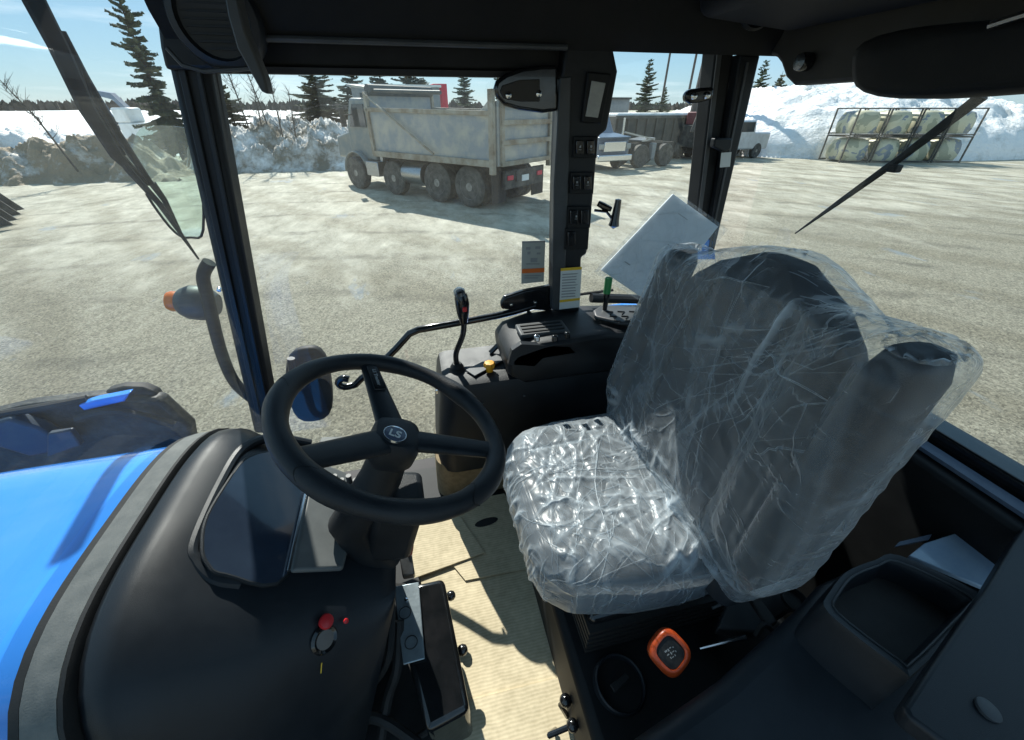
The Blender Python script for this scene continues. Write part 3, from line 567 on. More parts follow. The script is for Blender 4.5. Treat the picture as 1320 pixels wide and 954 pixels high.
b = MB(); b.prism([(-3.2, 0, .25), (2.9, 0, .25), (3.4, 0, 2.1), (-3.2, 0, 2.1)], (0, 2.2, 0)); sh = b.build('shell', M['cont'], o, bevel=.02)
b = MB()
for i in range(11): b.lo((-3.1 + i * .6, -.1, .3), (-3.0 + i * .6, -.003, 2.0))
b.lo((-3.25, -.12, 2.0), (3.3, -.004, 2.14)); b.build('rib', M['cont'], sh)
b = MB(); b.lo((-3.1, .05, 2.05), (3.1, 2.1, 2.25)); b.build('snow_load', M['snow'], o, bevel=.08)
o = put('storage_shed', 'grey metal shed behind the switch pillar', 'shed', 790, 190, R(4))
b = MB(); b.lo((-3, 0, 0), (.9, 3, 3.0)); b.build('wall', M['yard'], o); b = MB(); b.lo((-3.1, -.1, 3.0), (1.0, 3.1, 3.12)); b.build('roof', M['cont'], o)
def upole(px, py, H, r_, label, arms=1, lean=0):
    o = put('utility_pole', label, 'pole', px, py, R(20), 'poles behind the yard')
    b = MB(); b.tube([(0, 0, 0), (lean, 0, H)], [r_, r_ * .7], 8); b.build('pole', M['pole'], o)
    for i in range(arms):
        b = MB(); b.lo((lean - 1.1, -.06, H - .8 - i * .9), (lean + 1.1, .06, H - .68 - i * .9)); b.build('crossarm', M['pole'], o)
upole(884, 190, 12, .3, 'thick dark pole beside the window latch', 0, .5)
upole(876, 178, 13, .12, 'slim utility pole with crossarms left of the thick pole', 2)
upole(846, 172, 14, .13, 'slim utility pole nearest the pointed spruce', 1)
b = MB()
for z_ in (11.5, 12.4, 10.6):
    A_ = at(846, 172, 'z', 0); B_ = at(876, 178, 'z', 0)
    d_ = (B_ - A_); P0 = A_ - d_ * 2; pts = [P0 + d_ * 6 * t + Vector((0, 0, z_ + 2 * abs(((t * 6) % 1) - .5) * .5)) for t in np.linspace(0, 1, 25)]
    b.tube(pts, .02, 4)
tag(b.build('power_line', M['pole']), 'thin power lines running between the poles', 'power line')
# red machine part behind latch
o = put('loader_machine', 'dark machine with red panel half hidden behind the window latch', 'machine', 892, 205, R(30))
b = MB(); b.lo((-.6, -.7, .6), (1.2, .7, 1.7)); b.build('body', M['truckdark'], o, bevel=.05)
b = MB(); b.lo((-.5, -.6, 1.7), (.5, .6, 2.3)); b.build('cab', mat('dull_red', (.16, .03, .035), .6), o, bevel=.05)
b = MB(); b.tube([(-.8, -.4, 1.2), (-1.1, -.4, 2.6), (-1.6, -.4, 1.4)], .09, 6); b.build('arm', M['truckdark'], o)
for x_ in (-.3, 1.0):
    for y_ in (-.75, .75): wheel(o, x_, y_, .45, .45, .3)

# silver pickup right
o = put('pickup_truck', 'silver pickup truck parked in front of the snow hill', 'truck', 934, 206, R(187)); o.scale = (.82, .9, .95)
b = MB(); b.prism([(1.2, 0, .5), (1.2, 0, 1.15), (1.1, 0, 1.3), (.1, 0, 1.42), (-.5, 0, 2.0), (-2.0, 0, 2.02), (-2.15, 0, 1.4), (-3.6, 0, 1.38), (-3.6, 0, .5)], (0, -1.9, 0))
b.build('body', mat('silver_paint', (.5, .54, .56), .3, .3, c2=(.42, .44, .45), ns=3), o, bevel=.09, seg=3)
b = MB(); b.prism([(-.1, .004, 1.42), (-.52, .004, 1.92), (-1.9, .004, 1.92), (-1.95, .004, 1.42)], (0, -.015, 0)); b.build('side_window', M['darkglass'], o); b = MB(); b.prism([(-.1, -1.905, 1.42), (-.52, -1.905, 1.92), (-1.9, -1.905, 1.92), (-1.95, -1.905, 1.42)], (0, .015, 0)); b.build('side_window', M['darkglass'], o)
for y_ in (-.12, -1.78): wheel(o, .35, y_, .42, .42, .28); wheel(o, -2.7, y_, .42, .42, .28)
b = MB(); b.lo((1.18, -1.9, .4), (1.34, 0, .62)); b.build('bumper', M['chrome'], o, bevel=.03)
o2 = put('pickup_truck', 'silver pickup truck with its tail towards the snow hill', 'truck', 957, 206)
bpy.data.objects.remove(o2)

# camouflage crates: 4 below, 4 above
A_ = at(1080, 210, 'z', 0); B_ = at(1238, 210, 'z', 0); dv = (B_ - A_); ln = dv.length; ang = math.atan2(dv.y, dv.x); cw_ = ln / 4
proto = None
ordn = ['first', 'second', 'third', 'fourth']
for lev in range(2):
    for i in range(4):
        lb = 'camouflage wrapped crate in steel frame, %s from left in the %s row' % (ordn[i], ['bottom', 'top'][lev])
        p = A_ + dv.normalized() * (cw_ * (i + .5))
        if proto is None:
            proto = empty('wrapped_crate', lb, 'crate', p, ang, 'camouflage crates stacked by the snow hill')
            hw = cw_ / 2 - .07
            b = MB(); N_ = 8; rings = []
            for z_, s_ in ((.1, .9), (.3, .98), (.6, 1), (.85, .93), (1.04, .82), (1.12, .5)):
                ring = []
                for q in range(28):
                    a = q / 28 * 6.283; c_, s2 = math.cos(a), math.sin(a); k_ = (abs(c_) ** 6 + abs(s2) ** 6) ** (-1 / 6)
                    ring.append(((hw - .06) * s_ * c_ * k_ + .03 * noise.noise(Vector((a * 2, z_ * 3, 0))), .85 + .8 * s_ * s2 * k_, z_ + .04 * noise.noise(Vector((a * 3, z_, 4)))))
                rings.append(ring)
            b.loft(rings); b.build('cover', M['camo'], proto, ang=60)
            b = MB()
            for x_ in (-hw, hw):
                for y_ in (.02, 1.7): b.lo((x_ - .03, y_ - .03, 0), (x_ + .03, y_ + .03, 1.24))
                b.lo((x_ - .03, .05, 1.18), (x_ + .03, 1.67, 1.24))
            for y_ in (.02, 1.7):
                for z_ in (.06, 1.21): b.lo((-hw + .03, y_ - .028, z_ - .03), (hw - .03, y_ + .028, z_ + .03))
            b.build('frame', M['truckdark'], proto)
            o = proto
        else: o = copy_tree(proto); o['label'] = lb
        o.location = (p.x, p.y, lev * 1.25 + .0); 

# excavator at left
o = put('excavator', 'excavator with blue-grey boom and white cab behind the dirt pile', 'excavator', 205, 196, R(150))
b = MB(); b.lo((-1.6, -1.2, .0), (1.6, -.7, .75)); b.lo((-1.6, .7, 0), (1.6, 1.2, .75)); b.build('track', M['truckdark'], o, bevel=.2, seg=3)
b = MB(); b.lo((-1.8, -1.1, .8), (1.0, 1.1, 1.7)); b.build('body', M['whitep'], o, bevel=.08)
b = MB(); b.lo((-.2, .1, 1.7), (1.1, 1.1, 2.5)); b.build('cab', M['whitep'], o, bevel=.1)
b = MB(); b.prism([(.9, -.2, 1.5), (.9, -.2, 1.9), (2.4, -.2, 3.3), (4.2, -.2, 3.5), (4.2, -.2, 3.25), (2.5, -.2, 2.95)], (0, -.3, 0)); b.build('boom', M['ltblue'], o)
b = MB(); b.prism([(4.0, -.21, 3.7), (4.35, -.21, 3.5), (3.6, -.21, 1.9), (3.45, -.21, 1.95)], (0, -.26, 0)); b.build('stick', M['ltblue'], o)
b = MB(); b.prism([(3.4, 0, 2.0), (3.8, 0, 1.9), (3.6, 0, 1.2), (3.0, 0, 1.3), (2.9, 0, 1.5), (3.3, 0, 1.6)], (0, -.7, 0)); b.build('bucket', M['truckdark'], o)
# snow plough piece at left edge
o = put('snow_plough', 'worn grey snow plough blade standing at the left edge', 'plough', -8, 288, R(-62))
b = MB(); b.loft([[(x_, .25 * math.cos(a) - .2, .42 + .42 * math.sin(a)) for a in np.linspace(-1.4, 1.3, 9)] for x_ in (-1.5, 1.3)], caps=False, close=False)
f_ = b.build('blade', M['bed'], o); sm = f_.modifiers.new('th', 'SOLIDIFY'); sm.thickness = .03
b = MB()
for x_ in (-1.2, -.4, .4, 1.1): b.prism([(x_, .02, .05), (x_, .5, .1), (x_, .1, .8)], (.05, 0, 0))
b.build('brace', M['truckdark'], o)
#CAB

# ================================================================ THE TRACTOR
TR = empty('tractor', 'blue tractor seen from inside its black cab through the open left door', 'tractor')
def part(b, name, m, parent=None, **k): return b.build(name, M[m] if isinstance(m, str) else m, parent if parent is not None else TR, **k)
FZ = 1.25
# floor tub and lower body
b = MB(); b.lo((-.50, -.72, 1.10), (1.02, .70, FZ - .004)); part(b, 'cab_floor', 'blackm')
# roof: liner + outer shell
rings = []
def liner_ring(x, k=0):
    return [Vector((x, y, z)) for y, z in ((.70, 2.60), (.66, 2.572), (.60, 2.562), (.575, 2.60), (.555, 2.68), (.50, 2.76), (.3, 2.80), (-.3, 2.80), (-.52, 2.76), (-.58, 2.68), (-.62, 2.58), (-.72, 2.60), (-.74, 2.80), (-.6, 2.93), (0, 2.97), (.6, 2.93), (.72, 2.80))]
b = MB(); b.loft([liner_ring(x) for x in (-.43, -.2, .1, .4, .7, .9, .985)]); roof = part(b, 'roof', 'liner', ang=50)
b = MB(); b.tube([(-.40, .588, 2.566), (.38, .588, 2.566)], .006, 8); part(b, 'liner_edge', 'greyp', roof)
# front roof beam above the windshield
b = MB(); b.lo((-.62, -.72, 2.86), (-.43, .70, 2.97)); part(b, 'front_header', 'black', bevel=.02)
# far side rail
b = MB(); b.lo((-.405, .640, 2.525), (.385, .70, 2.60)); part(b, 'door_header', 'blackm', bevel=.006)
b = MB(); b.lo((-.395, .632, 2.512), (.395, .66, 2.524)); part(b, 'door_seal', 'rubber')
b = MB(); b.lo((.50, .645, 2.572), (1.02, .70, 2.66)); part(b, 'window_header', 'blackm', bevel=.004)
# far front pillar (A): two tone with window rubber strips
def strip(name, m, top, bot, wpx_t, wpx_b, y, th, parent=None, bev=.004, n=8):
    b = MB()
    tl, bl = top, bot
    P = [at(tl[0], tl[1], 'y', y), at(tl[0] + wpx_t, tl[1], 'y', y), at(bl[0] + wpx_b, bl[1], 'y', y), at(bl[0], bl[1], 'y', y)]
    b.prism(P, (0, th, 0)); return part(b, name, m, parent, bevel=bev)
ap = strip('front_pillar', 'black', (205, 40), (327, 560), 56, 30, .62, .07, bev=.012)
strip('pillar_channel', 'dash', (222, 60), (332, 545), 10, 6, .612, .006, ap, .002)
strip('pillar_channel', 'dash', (247, 70), (345, 545), 7, 5, .613, .006, ap, .002)
strip('door_frame', 'blackm', (266, 78), (352, 552), 10, 5, .655, .03, None, .004)
b = MB(); b.tube([at(278, 92, 'y', .655), at(318, 330, 'y', .655), at(358, 548, 'y', .655)], .004, 8); part(b, 'door_seal', 'greyp')
# upper continuation + liner corner pod (speaker)
b = MB(); b.prism(PX('y', .60, (190, -60), (330, -60), (330, 64), (300, 90), (212, 90), (205, 60)), (0, .06, 0)); part(b, 'pillar_cap', 'black', bevel=.008)
b = MB(); cpt = at(278, 25, 'y', .57); rg = []
prof = [(.080, .03), (.080, 0), (.074, -.012), (.062, -.016), (.058, -.006), (.02, -.004), (.001, -.004)]
b.lathe(prof, cpt, (0, 1, .12), 32); sp = part(b, 'roof_speaker', 'dash')
b = MB()
for i in range(-4, 5):
    hw_ = math.sqrt(max(.052 ** 2 - (i * .011) ** 2, 0)); b.lo((cpt.x - hw_, cpt.y - .008, cpt.z + i * .011 - .0015), (cpt.x + hw_, cpt.y - .005, cpt.z + i * .011 + .0015))
part(b, 'speaker_grille', 'black', sp)
b = MB(); b.tube([at(215, 62, 'y', .56), at(235, 84, 'y', .56), at(262, 92, 'y', .56), at(330, 88, 'y', .57)], .004, 6); part(b, 'liner_edge', 'greyp', roof)
# hanging visor edge near top left
b = MB(); P = PX('y', .30, (286, -20), (302, -20), (316, 40), (341, 100), (346, 122), (336, 118), (305, 62), (293, 20)); b.prism(P, (.004, .02, 0)); part(b, 'visor_edge', 'greyp', bevel=.003)
b = MB(); b.tube(smooth_path([at(305, -10, 'y', .4), at(318, 30, 'y', .4), at(325, 60, 'y', .45)], 4), .004, 6); part(b, 'visor_cord', 'rubber')

# B pillar with switches
bp_ = MB(); bp_.prism(PX('y', .60, (714, 402), (718, 240), (724, 100), (730, 55), (746, 22), (792, 22), (791, 62), (797, 92), (783, 168), (772, 176), (766, 245), (757, 328), (750, 332), (747, 402)), (0, .07, 0))
bpil = part(bp_, 'centre_pillar', 'black', bevel=.008, seg=3)
b = MB(); b.prism(PX('y', .596, (712, 400), (714, 240), (722, 100), (737, 98), (733, 240), (729, 345), (725, 400)), (0, .03, 0)); part(b, 'pillar_trim', 'greyp', bpil, bevel=.003)
b = MB(); b.prism(PX('y', .588, (758, 92), (789, 95), (776, 160), (750, 158)), (0, .01, 0)); lf = part(b, 'lamp_frame', 'blackm', bpil, bevel=.004)
b = MB(); b.prism(PX('y', .586, (763, 104), (781, 107), (771, 152), (755, 150)), (0, .004, 0)); part(b, 'lamp_lens', 'lens', lf, bevel=.001)
for i, (cx, cy) in enumerate([(755, 190), (751, 236), (747, 280), (744, 308)]):
    b = MB(); b.prism(PX('y', .591, (cx - 15, cy - 14), (cx + 16, cy - 14), (cx + 14, cy + 14), (cx - 16, cy + 14)), (0, .008, 0)); sb = part(b, 'switch_plate', 'blackm', bpil, bevel=.002)
    for s_ in (-7, 7):
        if i == 3 and s_ > 0: continue
        b = MB(); b.prism(PX('y', .583, (cx + s_ - 5, cy - 9), (cx + s_ + 5, cy - 9), (cx + s_ + 5, cy + 9), (cx + s_ - 5, cy + 9)), (0, .008, 0)); part(b, 'rocker_switch', 'gloss', sb, bevel=.002)
    if i < 3:
        b = MB()
        for s_ in ((-7, 7) if i != 2 else (-4,)):
            c = at(cx + s_, cy - 1, 'y', .582); b.box(c, (.004, .002, .005)); b.box(c + Vector((.0, 0, -.007)), (.007, .002, .0012))
        part(b, 'switch_symbol', 'inkgrey', sb)
# warning label on the pillar foot
def label_sheet(px4, y, m, parent, name='label', th=.0012):
    b = MB(); b.prism(PX('y', y, *px4), (0, th, 0)); return part(b, name, m, parent, smooth=False)
lab = label_sheet([(723, 346), (750, 344), (747, 396), (721, 399)], .592, 'sticker', bpil, 'warning_label')
b = MB(); b.prism(PX('y', .5905, (723, 346), (750, 344), (749.8, 347.5), (722.8, 349.5)), (0, .001, 0)); part(b, 'label_band', 'styel', lab, smooth=False)
b = MB(); b.prism(PX('y', .5905, (721.6, 387), (747.6, 384), (747.4, 387), (721.5, 390)), (0, .001, 0)); part(b, 'label_band', 'styel', lab, smooth=False)
b = MB()
for i in range(9):
    y0 = 353 + i * 3.6; x0_ = 725 - i * .15; b.prism(PX('y', .5905, (x0_, y0 + .5), (x0_ + random.uniform(14, 21), y0 - .8), (x0_ + 18, y0 + .6), (x0_, y0 + 1.9)), (0, .001, 0))
part(b, 'label_text', 'inkgrey', lab, smooth=False)

# C pillar (rear)
cp = strip('rear_pillar', 'blackm', (924, 58), (892, 330), 24, 14, .62, .06, bev=.006)
strip('window_frame', 'greyp', (926, 62), (897, 305), 6, 4, .613, .005, cp, .001)
strip('rear_pillar', 'black', (955, 70), (910, 330), 26, 10, .60, .05, bev=.006)
strip('window_seal', 'greyp', (963, 80), (914, 320), 3, 2, .596, .004, cp, .001)
b = MB(); b.prism(PX('y', .60, (896, 312), (920, 308), (923, 335), (884, 335)), (0, .03, 0)); part(b, 'pillar_foot', 'blue', bevel=.004)
b = MB(); b.prism(PX('y', .594, (930, 197), (943, 196), (941, 215), (928, 216)), (0, .001, 0)); part(b, 'small_label', 'sticker', cp, smooth=False)
b = MB(); b.prism(PX('y', .58, (922, 178), (945, 178), (943, 192), (935, 197), (920, 190)), (0, .02, 0)); part(b, 'window_catch', 'black', bevel=.004)
# window hinge (oval, chrome bolts) and front door hinge cover
def hinge(pts, y, bolts, name):
    b = MB(); b.prism(PX('y', y, *pts), (0, .022, 0)); h = part(b, name, 'gloss', bevel=.008, seg=3)
    for c in bolts:
        p = at(c[0], c[1], 'y', y - .001); b = MB(); b.lathe([(.001, -.008), (.007, -.006), (.009, 0), (.009, .004)], p, (0, 1, 0), 12); part(b, 'bolt', 'chrome', h)
    return h
hinge([(884, 122), (890, 115), (905, 113), (922, 112), (920, 128), (905, 132), (890, 134), (885, 130)], .585, [(894, 124), (911, 123)], 'window_hinge')
pts = [(640, 104), (652, 95), (674, 87), (700, 84), (720, 84), (720, 143), (700, 146), (670, 142), (650, 136), (640, 125), (637, 114)]
h = hinge(pts, .60, [(655, 123), (694, 121)], 'hinge_cover')
b = MB(); b.prism(PX('y', .595, (648, 110), (670, 103), (696, 102), (696, 131), (672, 131), (650, 127), (645, 118)), (0, .004, 0)); part(b, 'cover_plate', 'linerbr', h, bevel=.003)
# window latch (outside glass, near centre pillar)
b = MB(); c = at(794, 275, 'y', .62); b.lathe([(.001, .04), (.009, .038), (.013, -.02), (.016, -.035), (.001, -.045)], c + Vector((0, 0, .0)), (.05, 0, 1), 14); lt = part(b, 'window_latch', 'gloss')
b = MB(); b.tube([c + Vector((0, 0, -.025)), at(782, 273, 'y', .625), at(766, 271, 'y', .64)], .004, 8); b.tube([at(788, 270, 'y', .622), at(778, 266, 'y', .63), at(771, 262, 'y', .64)], [.007, .010, .008], 10); part(b, 'latch_arm', 'gloss', lt)

# glass panes
def pane(pts, name, m='glass', parent=None):
    b = MB(); b.add(pts, [tuple(range(len(pts)))]); return part(b, name, m, parent, smooth=False)
pane([(-.60, .672, 1.27), (.40, .672, 1.27), (.40, .672, 2.53), (-.41, .672, 2.53), (-.50, .672, 1.9)], 'door_glass')
pane([(.50, .672, 1.75), (.93, .672, 1.75), (.90, .672, 2.58), (.50, .672, 2.58)], 'side_window')
pane([(1.04, .60, 1.89), (1.04, -.62, 1.89), (1.0, -.62, 2.56), (1.0, .60, 2.56)], 'rear_window')
b = MB(); ny = 32; nzz = 12; vs = []
def arch(y, hw=.30, top=.30, z0=1.62, n=4): return z0 + top * (max(0, 1 - (abs(y) / hw) ** n)) ** (1 / n)
for j in range(ny + 1):
    y = -.64 + 1.28 * j / ny; zb_ = arch(y) - .005 if abs(y) < .30 else 1.5
    for i in range(nzz + 1):
        z = zb_ + (2.87 - zb_) * i / nzz; vs.append((-.53 + .10 * (z - 1.7) - .05 * (1 - (y / .64) ** 2), y, z))
b.add(vs, [(j * (nzz + 1) + i, j * (nzz + 1) + i + 1, (j + 1) * (nzz + 1) + i + 1, (j + 1) * (nzz + 1) + i) for j in range(ny) for i in range(nzz)])
part(b, 'windshield', 'wglass')

# sticker on the door glass
st = label_sheet([(673, 311), (703, 310), (701, 363), (672, 366)], .6705, 'stickt', TR, 'glass_sticker')
b = MB(); b.prism(PX('y', .669, (673, 347), (702, 345.5), (701.8, 351), (672.8, 352.5)), (0, .0012, 0)); part(b, 'sticker_band', 'stor', st, smooth=False)
b = MB(); b.prism(PX('y', .669, (673, 311), (703, 310), (703, 312.5), (673, 313.5)), (0, .0012, 0))
for (x_, y_, w_, h_) in ((678, 319, 6, 3), (690, 318, 7, 3), (680, 325, 4, 3), (692, 326, 5, 2), (684, 333, 9, 5), (678, 340, 18, 1), (676, 355, 22, 1), (676, 358, 18, 1)):
    b.prism(PX('y', .669, (x_, y_), (x_ + w_, y_ - .3), (x_ + w_ - .4, y_ + h_), (x_, y_ + h_ + .2)), (0, .0012, 0))
part(b, 'sticker_print', 'inkgrey', st, smooth=False)

# ---- hood, seal, dashboard
def archring(x, hw, ztop, z0, n=4, N=40, zbase=None, sink=0):
    h = ztop - z0; out = []
    for i in range(N + 1):
        a = math.pi * i / N; c_, s_ = math.cos(a), math.sin(a); k_ = (abs(c_) ** n + abs(s_) ** n) ** (-1 / n)
        out.append(Vector((x, hw * c_ * k_, z0 + h * s_ * k_)))
    if zbase is not None: out = [Vector((x, hw, zbase))] + out + [Vector((x, -hw, zbase))]
    wf = max(0, min(1, (-x - .38) / .08)) * (1 if x > -.65 else 0)
    for p in out: p.x += .026 * min(1, abs(p.y) / .3) ** 3 * wf
    return out
b = MB(); b.loft([archring(x, hw, zt_, 1.55, 4, zbase=1.2) for x, hw, zt_ in ((-.528, .289, 1.909), (-.8, .287, 1.905), (-1.2, .28, 1.89), (-1.6, .265, 1.84), (-1.85, .24, 1.76), (-1.95, .19, 1.66))])
part(b, 'hood', 'blue', ang=50)
b = MB(); b.loft([archring(x, hw, zt_, 1.60, 4, zbase=1.2) for x, hw, zt_ in ((-.530, .293, 1.912), (-.526, .300, 1.919), (-.516, .300, 1.919), (-.512, .29, 1.912))]); part(b, 'hood_gasket', 'rubber')
b = MB(); b.loft([archring(x, hw, zt_, 1.60, 4, zbase=1.2) for x, hw, zt_ in ((-.516, .297, 1.915), (-.514, .301, 1.921), (-.478, .302, 1.923), (-.475, .295, 1.917))]); part(b, 'windshield_seal', 'seal')
b = MB(); b.loft([archring(x, hw, zt_, 1.60, 4, zbase=1.2) for x, hw, zt_ in ((-.477, .298, 1.918), (-.475, .303, 1.926), (-.470, .303, 1.926), (-.467, .297, 1.92))]); part(b, 'cowl_gasket', 'rubber')
def zslope(x): return 1.93 - .75 * (x + .42)
st_ = [(-.466, .296, 1.918, 4), (-.45, .300, 1.932, 4), (-.42, .298, 1.930, 4), (-.38, .290, zslope(-.38) - .004, 4), (-.32, .265, zslope(-.32) - .006, 3.6), (-.26, .225, zslope(-.26) - .006, 3.4), (-.20, .175, zslope(-.2) - .004, 3.4), (-.15, .125, zslope(-.15), 3.2), (-.125, .10, zslope(-.125) - .01, 3)]
def zbot(x): return max(1.2, 1.10 + (x + .335) * 2.85)
b = MB(); rings = []
for x, hw, zt_, n in st_:
    z0 = max(1.52 if x < -.3 else 1.55, zbot(x) + .01); rings.append(archring(x, hw, zt_, z0, n, zbase=zbot(x)))
b.loft(rings); dash = part(b, 'dashboard', 'dash', ang=60)
# lower side cover of the dashboard (near side), bulging panel with a crease
# instrument recess: rim + glossy display
pn = Vector((.6, 0, .8)); p0 = Vector((-.42, 0, 1.93))
def PP(pts, off=0): return [pln(p[0], p[1], p0 + pn * off, pn) for p in pts]
Y0 = Vector((0, 1, 0))
rec = [(300, 612), (318, 592), (350, 583), (385, 590), (398, 604), (370, 741), (290, 741), (268, 728), (261, 705), (268, 665)]
sm_ = smooth_path(PP(rec + rec[:1], .004), 5)[:-1]
b = MB(); b.prism(sm_, pn * .003); dsp = part(b, 'instrument_display', mat('display_glass', (.02, .03, .05), .1, c2=(.03, .045, .07), ns=6, coat=.5), dash, smooth=False)
b = MB(); b.tube(sm_ + [sm_[0]], .0035, 8); part(b, 'display_rim', 'black', dash)
rec2 = [(280, 620), (315, 572), (355, 562), (400, 570)]
b = MB(); b.tube(smooth_path(PP([(400, 572), (350, 565), (312, 580), (283, 625), (250, 700), (254, 725), (275, 746), (310, 752)], -.009), 6), .010, 10); part(b, 'display_surround', 'dash', dash)
# switch shroud between display and column, sunlit grey painted into its colour
b = MB(); b.prism(PP([(402, 596), (446, 614), (452, 688), (440, 738), (372, 741)], .001), pn * .012); M['shr'] = mat('shroud_sunlit_grey', (.10, .108, .108), .45, c2=(.14, .148, .145), ns=10, bump=.3, bs=900); shr = part(b, 'switch_shroud', 'shr', dash, bevel=.006, seg=3)
b = MB(); b.tube(PP([(399, 610), (372, 736)], .016), .0028, 6); part(b, 'shroud_edge', 'chrome', shr)
# key switch cluster on the near side of the dashboard
from mathutils.bvhtree import BVHTree
def bvh_of(o): me = o.data; return BVHTree.FromPolygons([v.co.copy() for v in me.vertices], [tuple(p.vertices) for p in me.polygons])
dbv = bvh_of(dash)
def on(px, py, tree=None):
    l, n, i, d = (tree or dbv).ray_cast(CP, ray(px, py).normalized())
    if l is None: return None
    if n.dot(ray(px, py)) > 0: n = -n
    return l, n
c, ax = on(417, 824)
b = MB(); b.lathe([(.021, -.01), (.0215, .004), (.018, .009), (.014, .006), (.001, .006)], c, ax, 28); kb = part(b, 'key_switch_base', 'gloss', dash)
c2, ax2 = on(416, 803)
ax2 = (ax2 + Vector((.25, 0, .35))).normalized()
b = MB(); b.lathe([(.007, -.01), (.007, .008), (.0105, .009), (.0115, .013), (.010, .017), (.004, .0185), (.001, .0187)], c2, ax2, 24); part(b, 'stop_button', 'red', dash)
b = MB(); k1, kn_ = on(434, 803); k2, _ = on(446, 797); k1 += kn_ * .006; k2 += kn_ * .012; b.lathe([(.001, 0), (.004, .001), (.004, .004), (.001, .005)], k1.lerp(k2, .6), kn_, 12); part(b, 'ignition_key', 'red', dash)
b = MB(); p1, nn1 = on(413, 853); p2, nn2 = on(412, 866); b.tube([p1 + nn1 * .004, p2 + nn2 * .004], .0010, 5); part(b, 'key_tag', 'styel', dash)

# steering column, wheel
n_ = Vector((math.sin(R(25)), 0, math.cos(R(25)))); wc = Vector((-.07, 0, 2.03)); u_ = Vector((0, 1, 0)); e_ = Vector((math.cos(R(25)), 0, -math.sin(R(25))))
def wp(px, py, off=0): return pln(px, py, wc + n_ * off, n_)
def wa(px, py):
    d = wp(px, py) - wc; return math.atan2(d.dot(e_), d.dot(u_))
def wpt(a, r, off=0): return wc + (u_ * math.cos(a) + e_ * math.sin(a)) * r + n_ * off
RW = .1705
hubc = wp(510, 566, -.03)
b = MB(); b.tube([hubc - n_ * .01, hubc - n_ * .09, hubc - n_ * .2 + Vector((-.02, 0, 0)), Vector((-.155, .0, 1.70))], [.030, .036, .042, .05], 20); part(b, 'steering_column', 'black')
b = MB(); b.prism([hubc + Vector((-.05, -.042, -.11)), hubc + Vector((.035, -.04, -.13)), hubc + Vector((.03, .05, -.13)), hubc + Vector((-.05, .05, -.11))], (-.05, 0, -.15)); part(b, 'column_shroud', 'black', bevel=.015, seg=3)
b = MB(); N_ = 96; rings = []
for i in range(N_ + 1):
    a = 2 * math.pi * i / N_; rr = .0150 + .0018 * math.cos(3 * a + .5) ** 2
    # finger swellings
    for a0 in (wa(350, 520), wa(640, 640), wa(600, 500), wa(420, 640)):
        d_ = abs((a - a0 + math.pi) % (2 * math.pi) - math.pi); rr += .0025 * math.exp(-(d_ / .22) ** 2)
    c = wpt(a, RW); t_ = (-u_ * math.sin(a) + e_ * math.cos(a)); rad_ = (u_ * math.cos(a) + e_ * math.sin(a))
    rings.append([c + rad_ * math.cos(q) * rr + n_ * math.sin(q) * rr * .95 for q in np.linspace(0, 2 * math.pi, 16, endpoint=False)])
b.loft(rings, caps=False); sw = part(b, 'steering_wheel', 'leather')
sw['label'] = 'black three spoke steering wheel with a round badge'
for a0 in (wa(350, 520), wa(640, 640), wa(600, 500), wa(420, 640)):
    a = a0 + .2; c = wpt(a, RW); rad_ = (u_ * math.cos(a) + e_ * math.sin(a)); tt = (-u_ * math.sin(a) + e_ * math.cos(a))
    b = MB(); b.tube([c + rad_ * math.cos(q) * .0166 + n_ * math.sin(q) * .0160 + tt * .012 * math.sin(q * 2) for q in np.linspace(-.3, 3.4, 20)], .0007, 5); part(b, 'stitched_seam', 'blackm', sw)
def spoke(px, py, w0, w1, m='leather'):
    a = wa(px, py); e = wpt(a, RW - .005, .0); s = hubc + (e - hubc) * .12 + n_ * .0; d = (e - s).normalized(); sd_ = d.cross(n_).normalized(); rings = []
    for t in np.linspace(0, 1, 7):
        p = s.lerp(e, t) - n_ * .012 * math.sin(math.pi * t) * 0; w_ = w0 + (w1 - w0) * t; h_ = .011 - .004 * t
        rings.append([p + sd_ * w_ * math.cos(q) * (abs(math.cos(q)) ** -.35 if abs(math.cos(q)) > .01 else 1) + n_ * h_ * math.sin(q) for q in np.linspace(0, 2 * math.pi, 16, endpoint=False)])
    b = MB(); b.loft(rings); return part(b, 'spoke', m, sw), s, e, d, sd_
spoke(652, 585, .023, .019); up_ = spoke(474, 468, .024, .015, 'dash'); spoke(365, 600, .026, .020) 
# spoke insert with lettering
s, e, d, sd_ = up_[1:]
b = MB(); q0 = s.lerp(e, .5); q1 = s.lerp(e, .88); b.prism([q0 + sd_ * .011 + n_ * .0095, q0 - sd_ * .011 + n_ * .0095, q1 - sd_ * .010 + n_ * .008, q1 + sd_ * .010 + n_ * .008], n_ * .002); part(b, 'spoke_insert', 'gloss', sw, bevel=.001)
text_mesh('spoke_lettering', 'LS Tractor', .009, M['inkgrey'], sw, frame(q0.lerp(q1, .5) + n_ * .0115, -d, -sd_ * 1 if (-d).cross(-sd_).dot(n_) > 0 else sd_), bold=.0003)
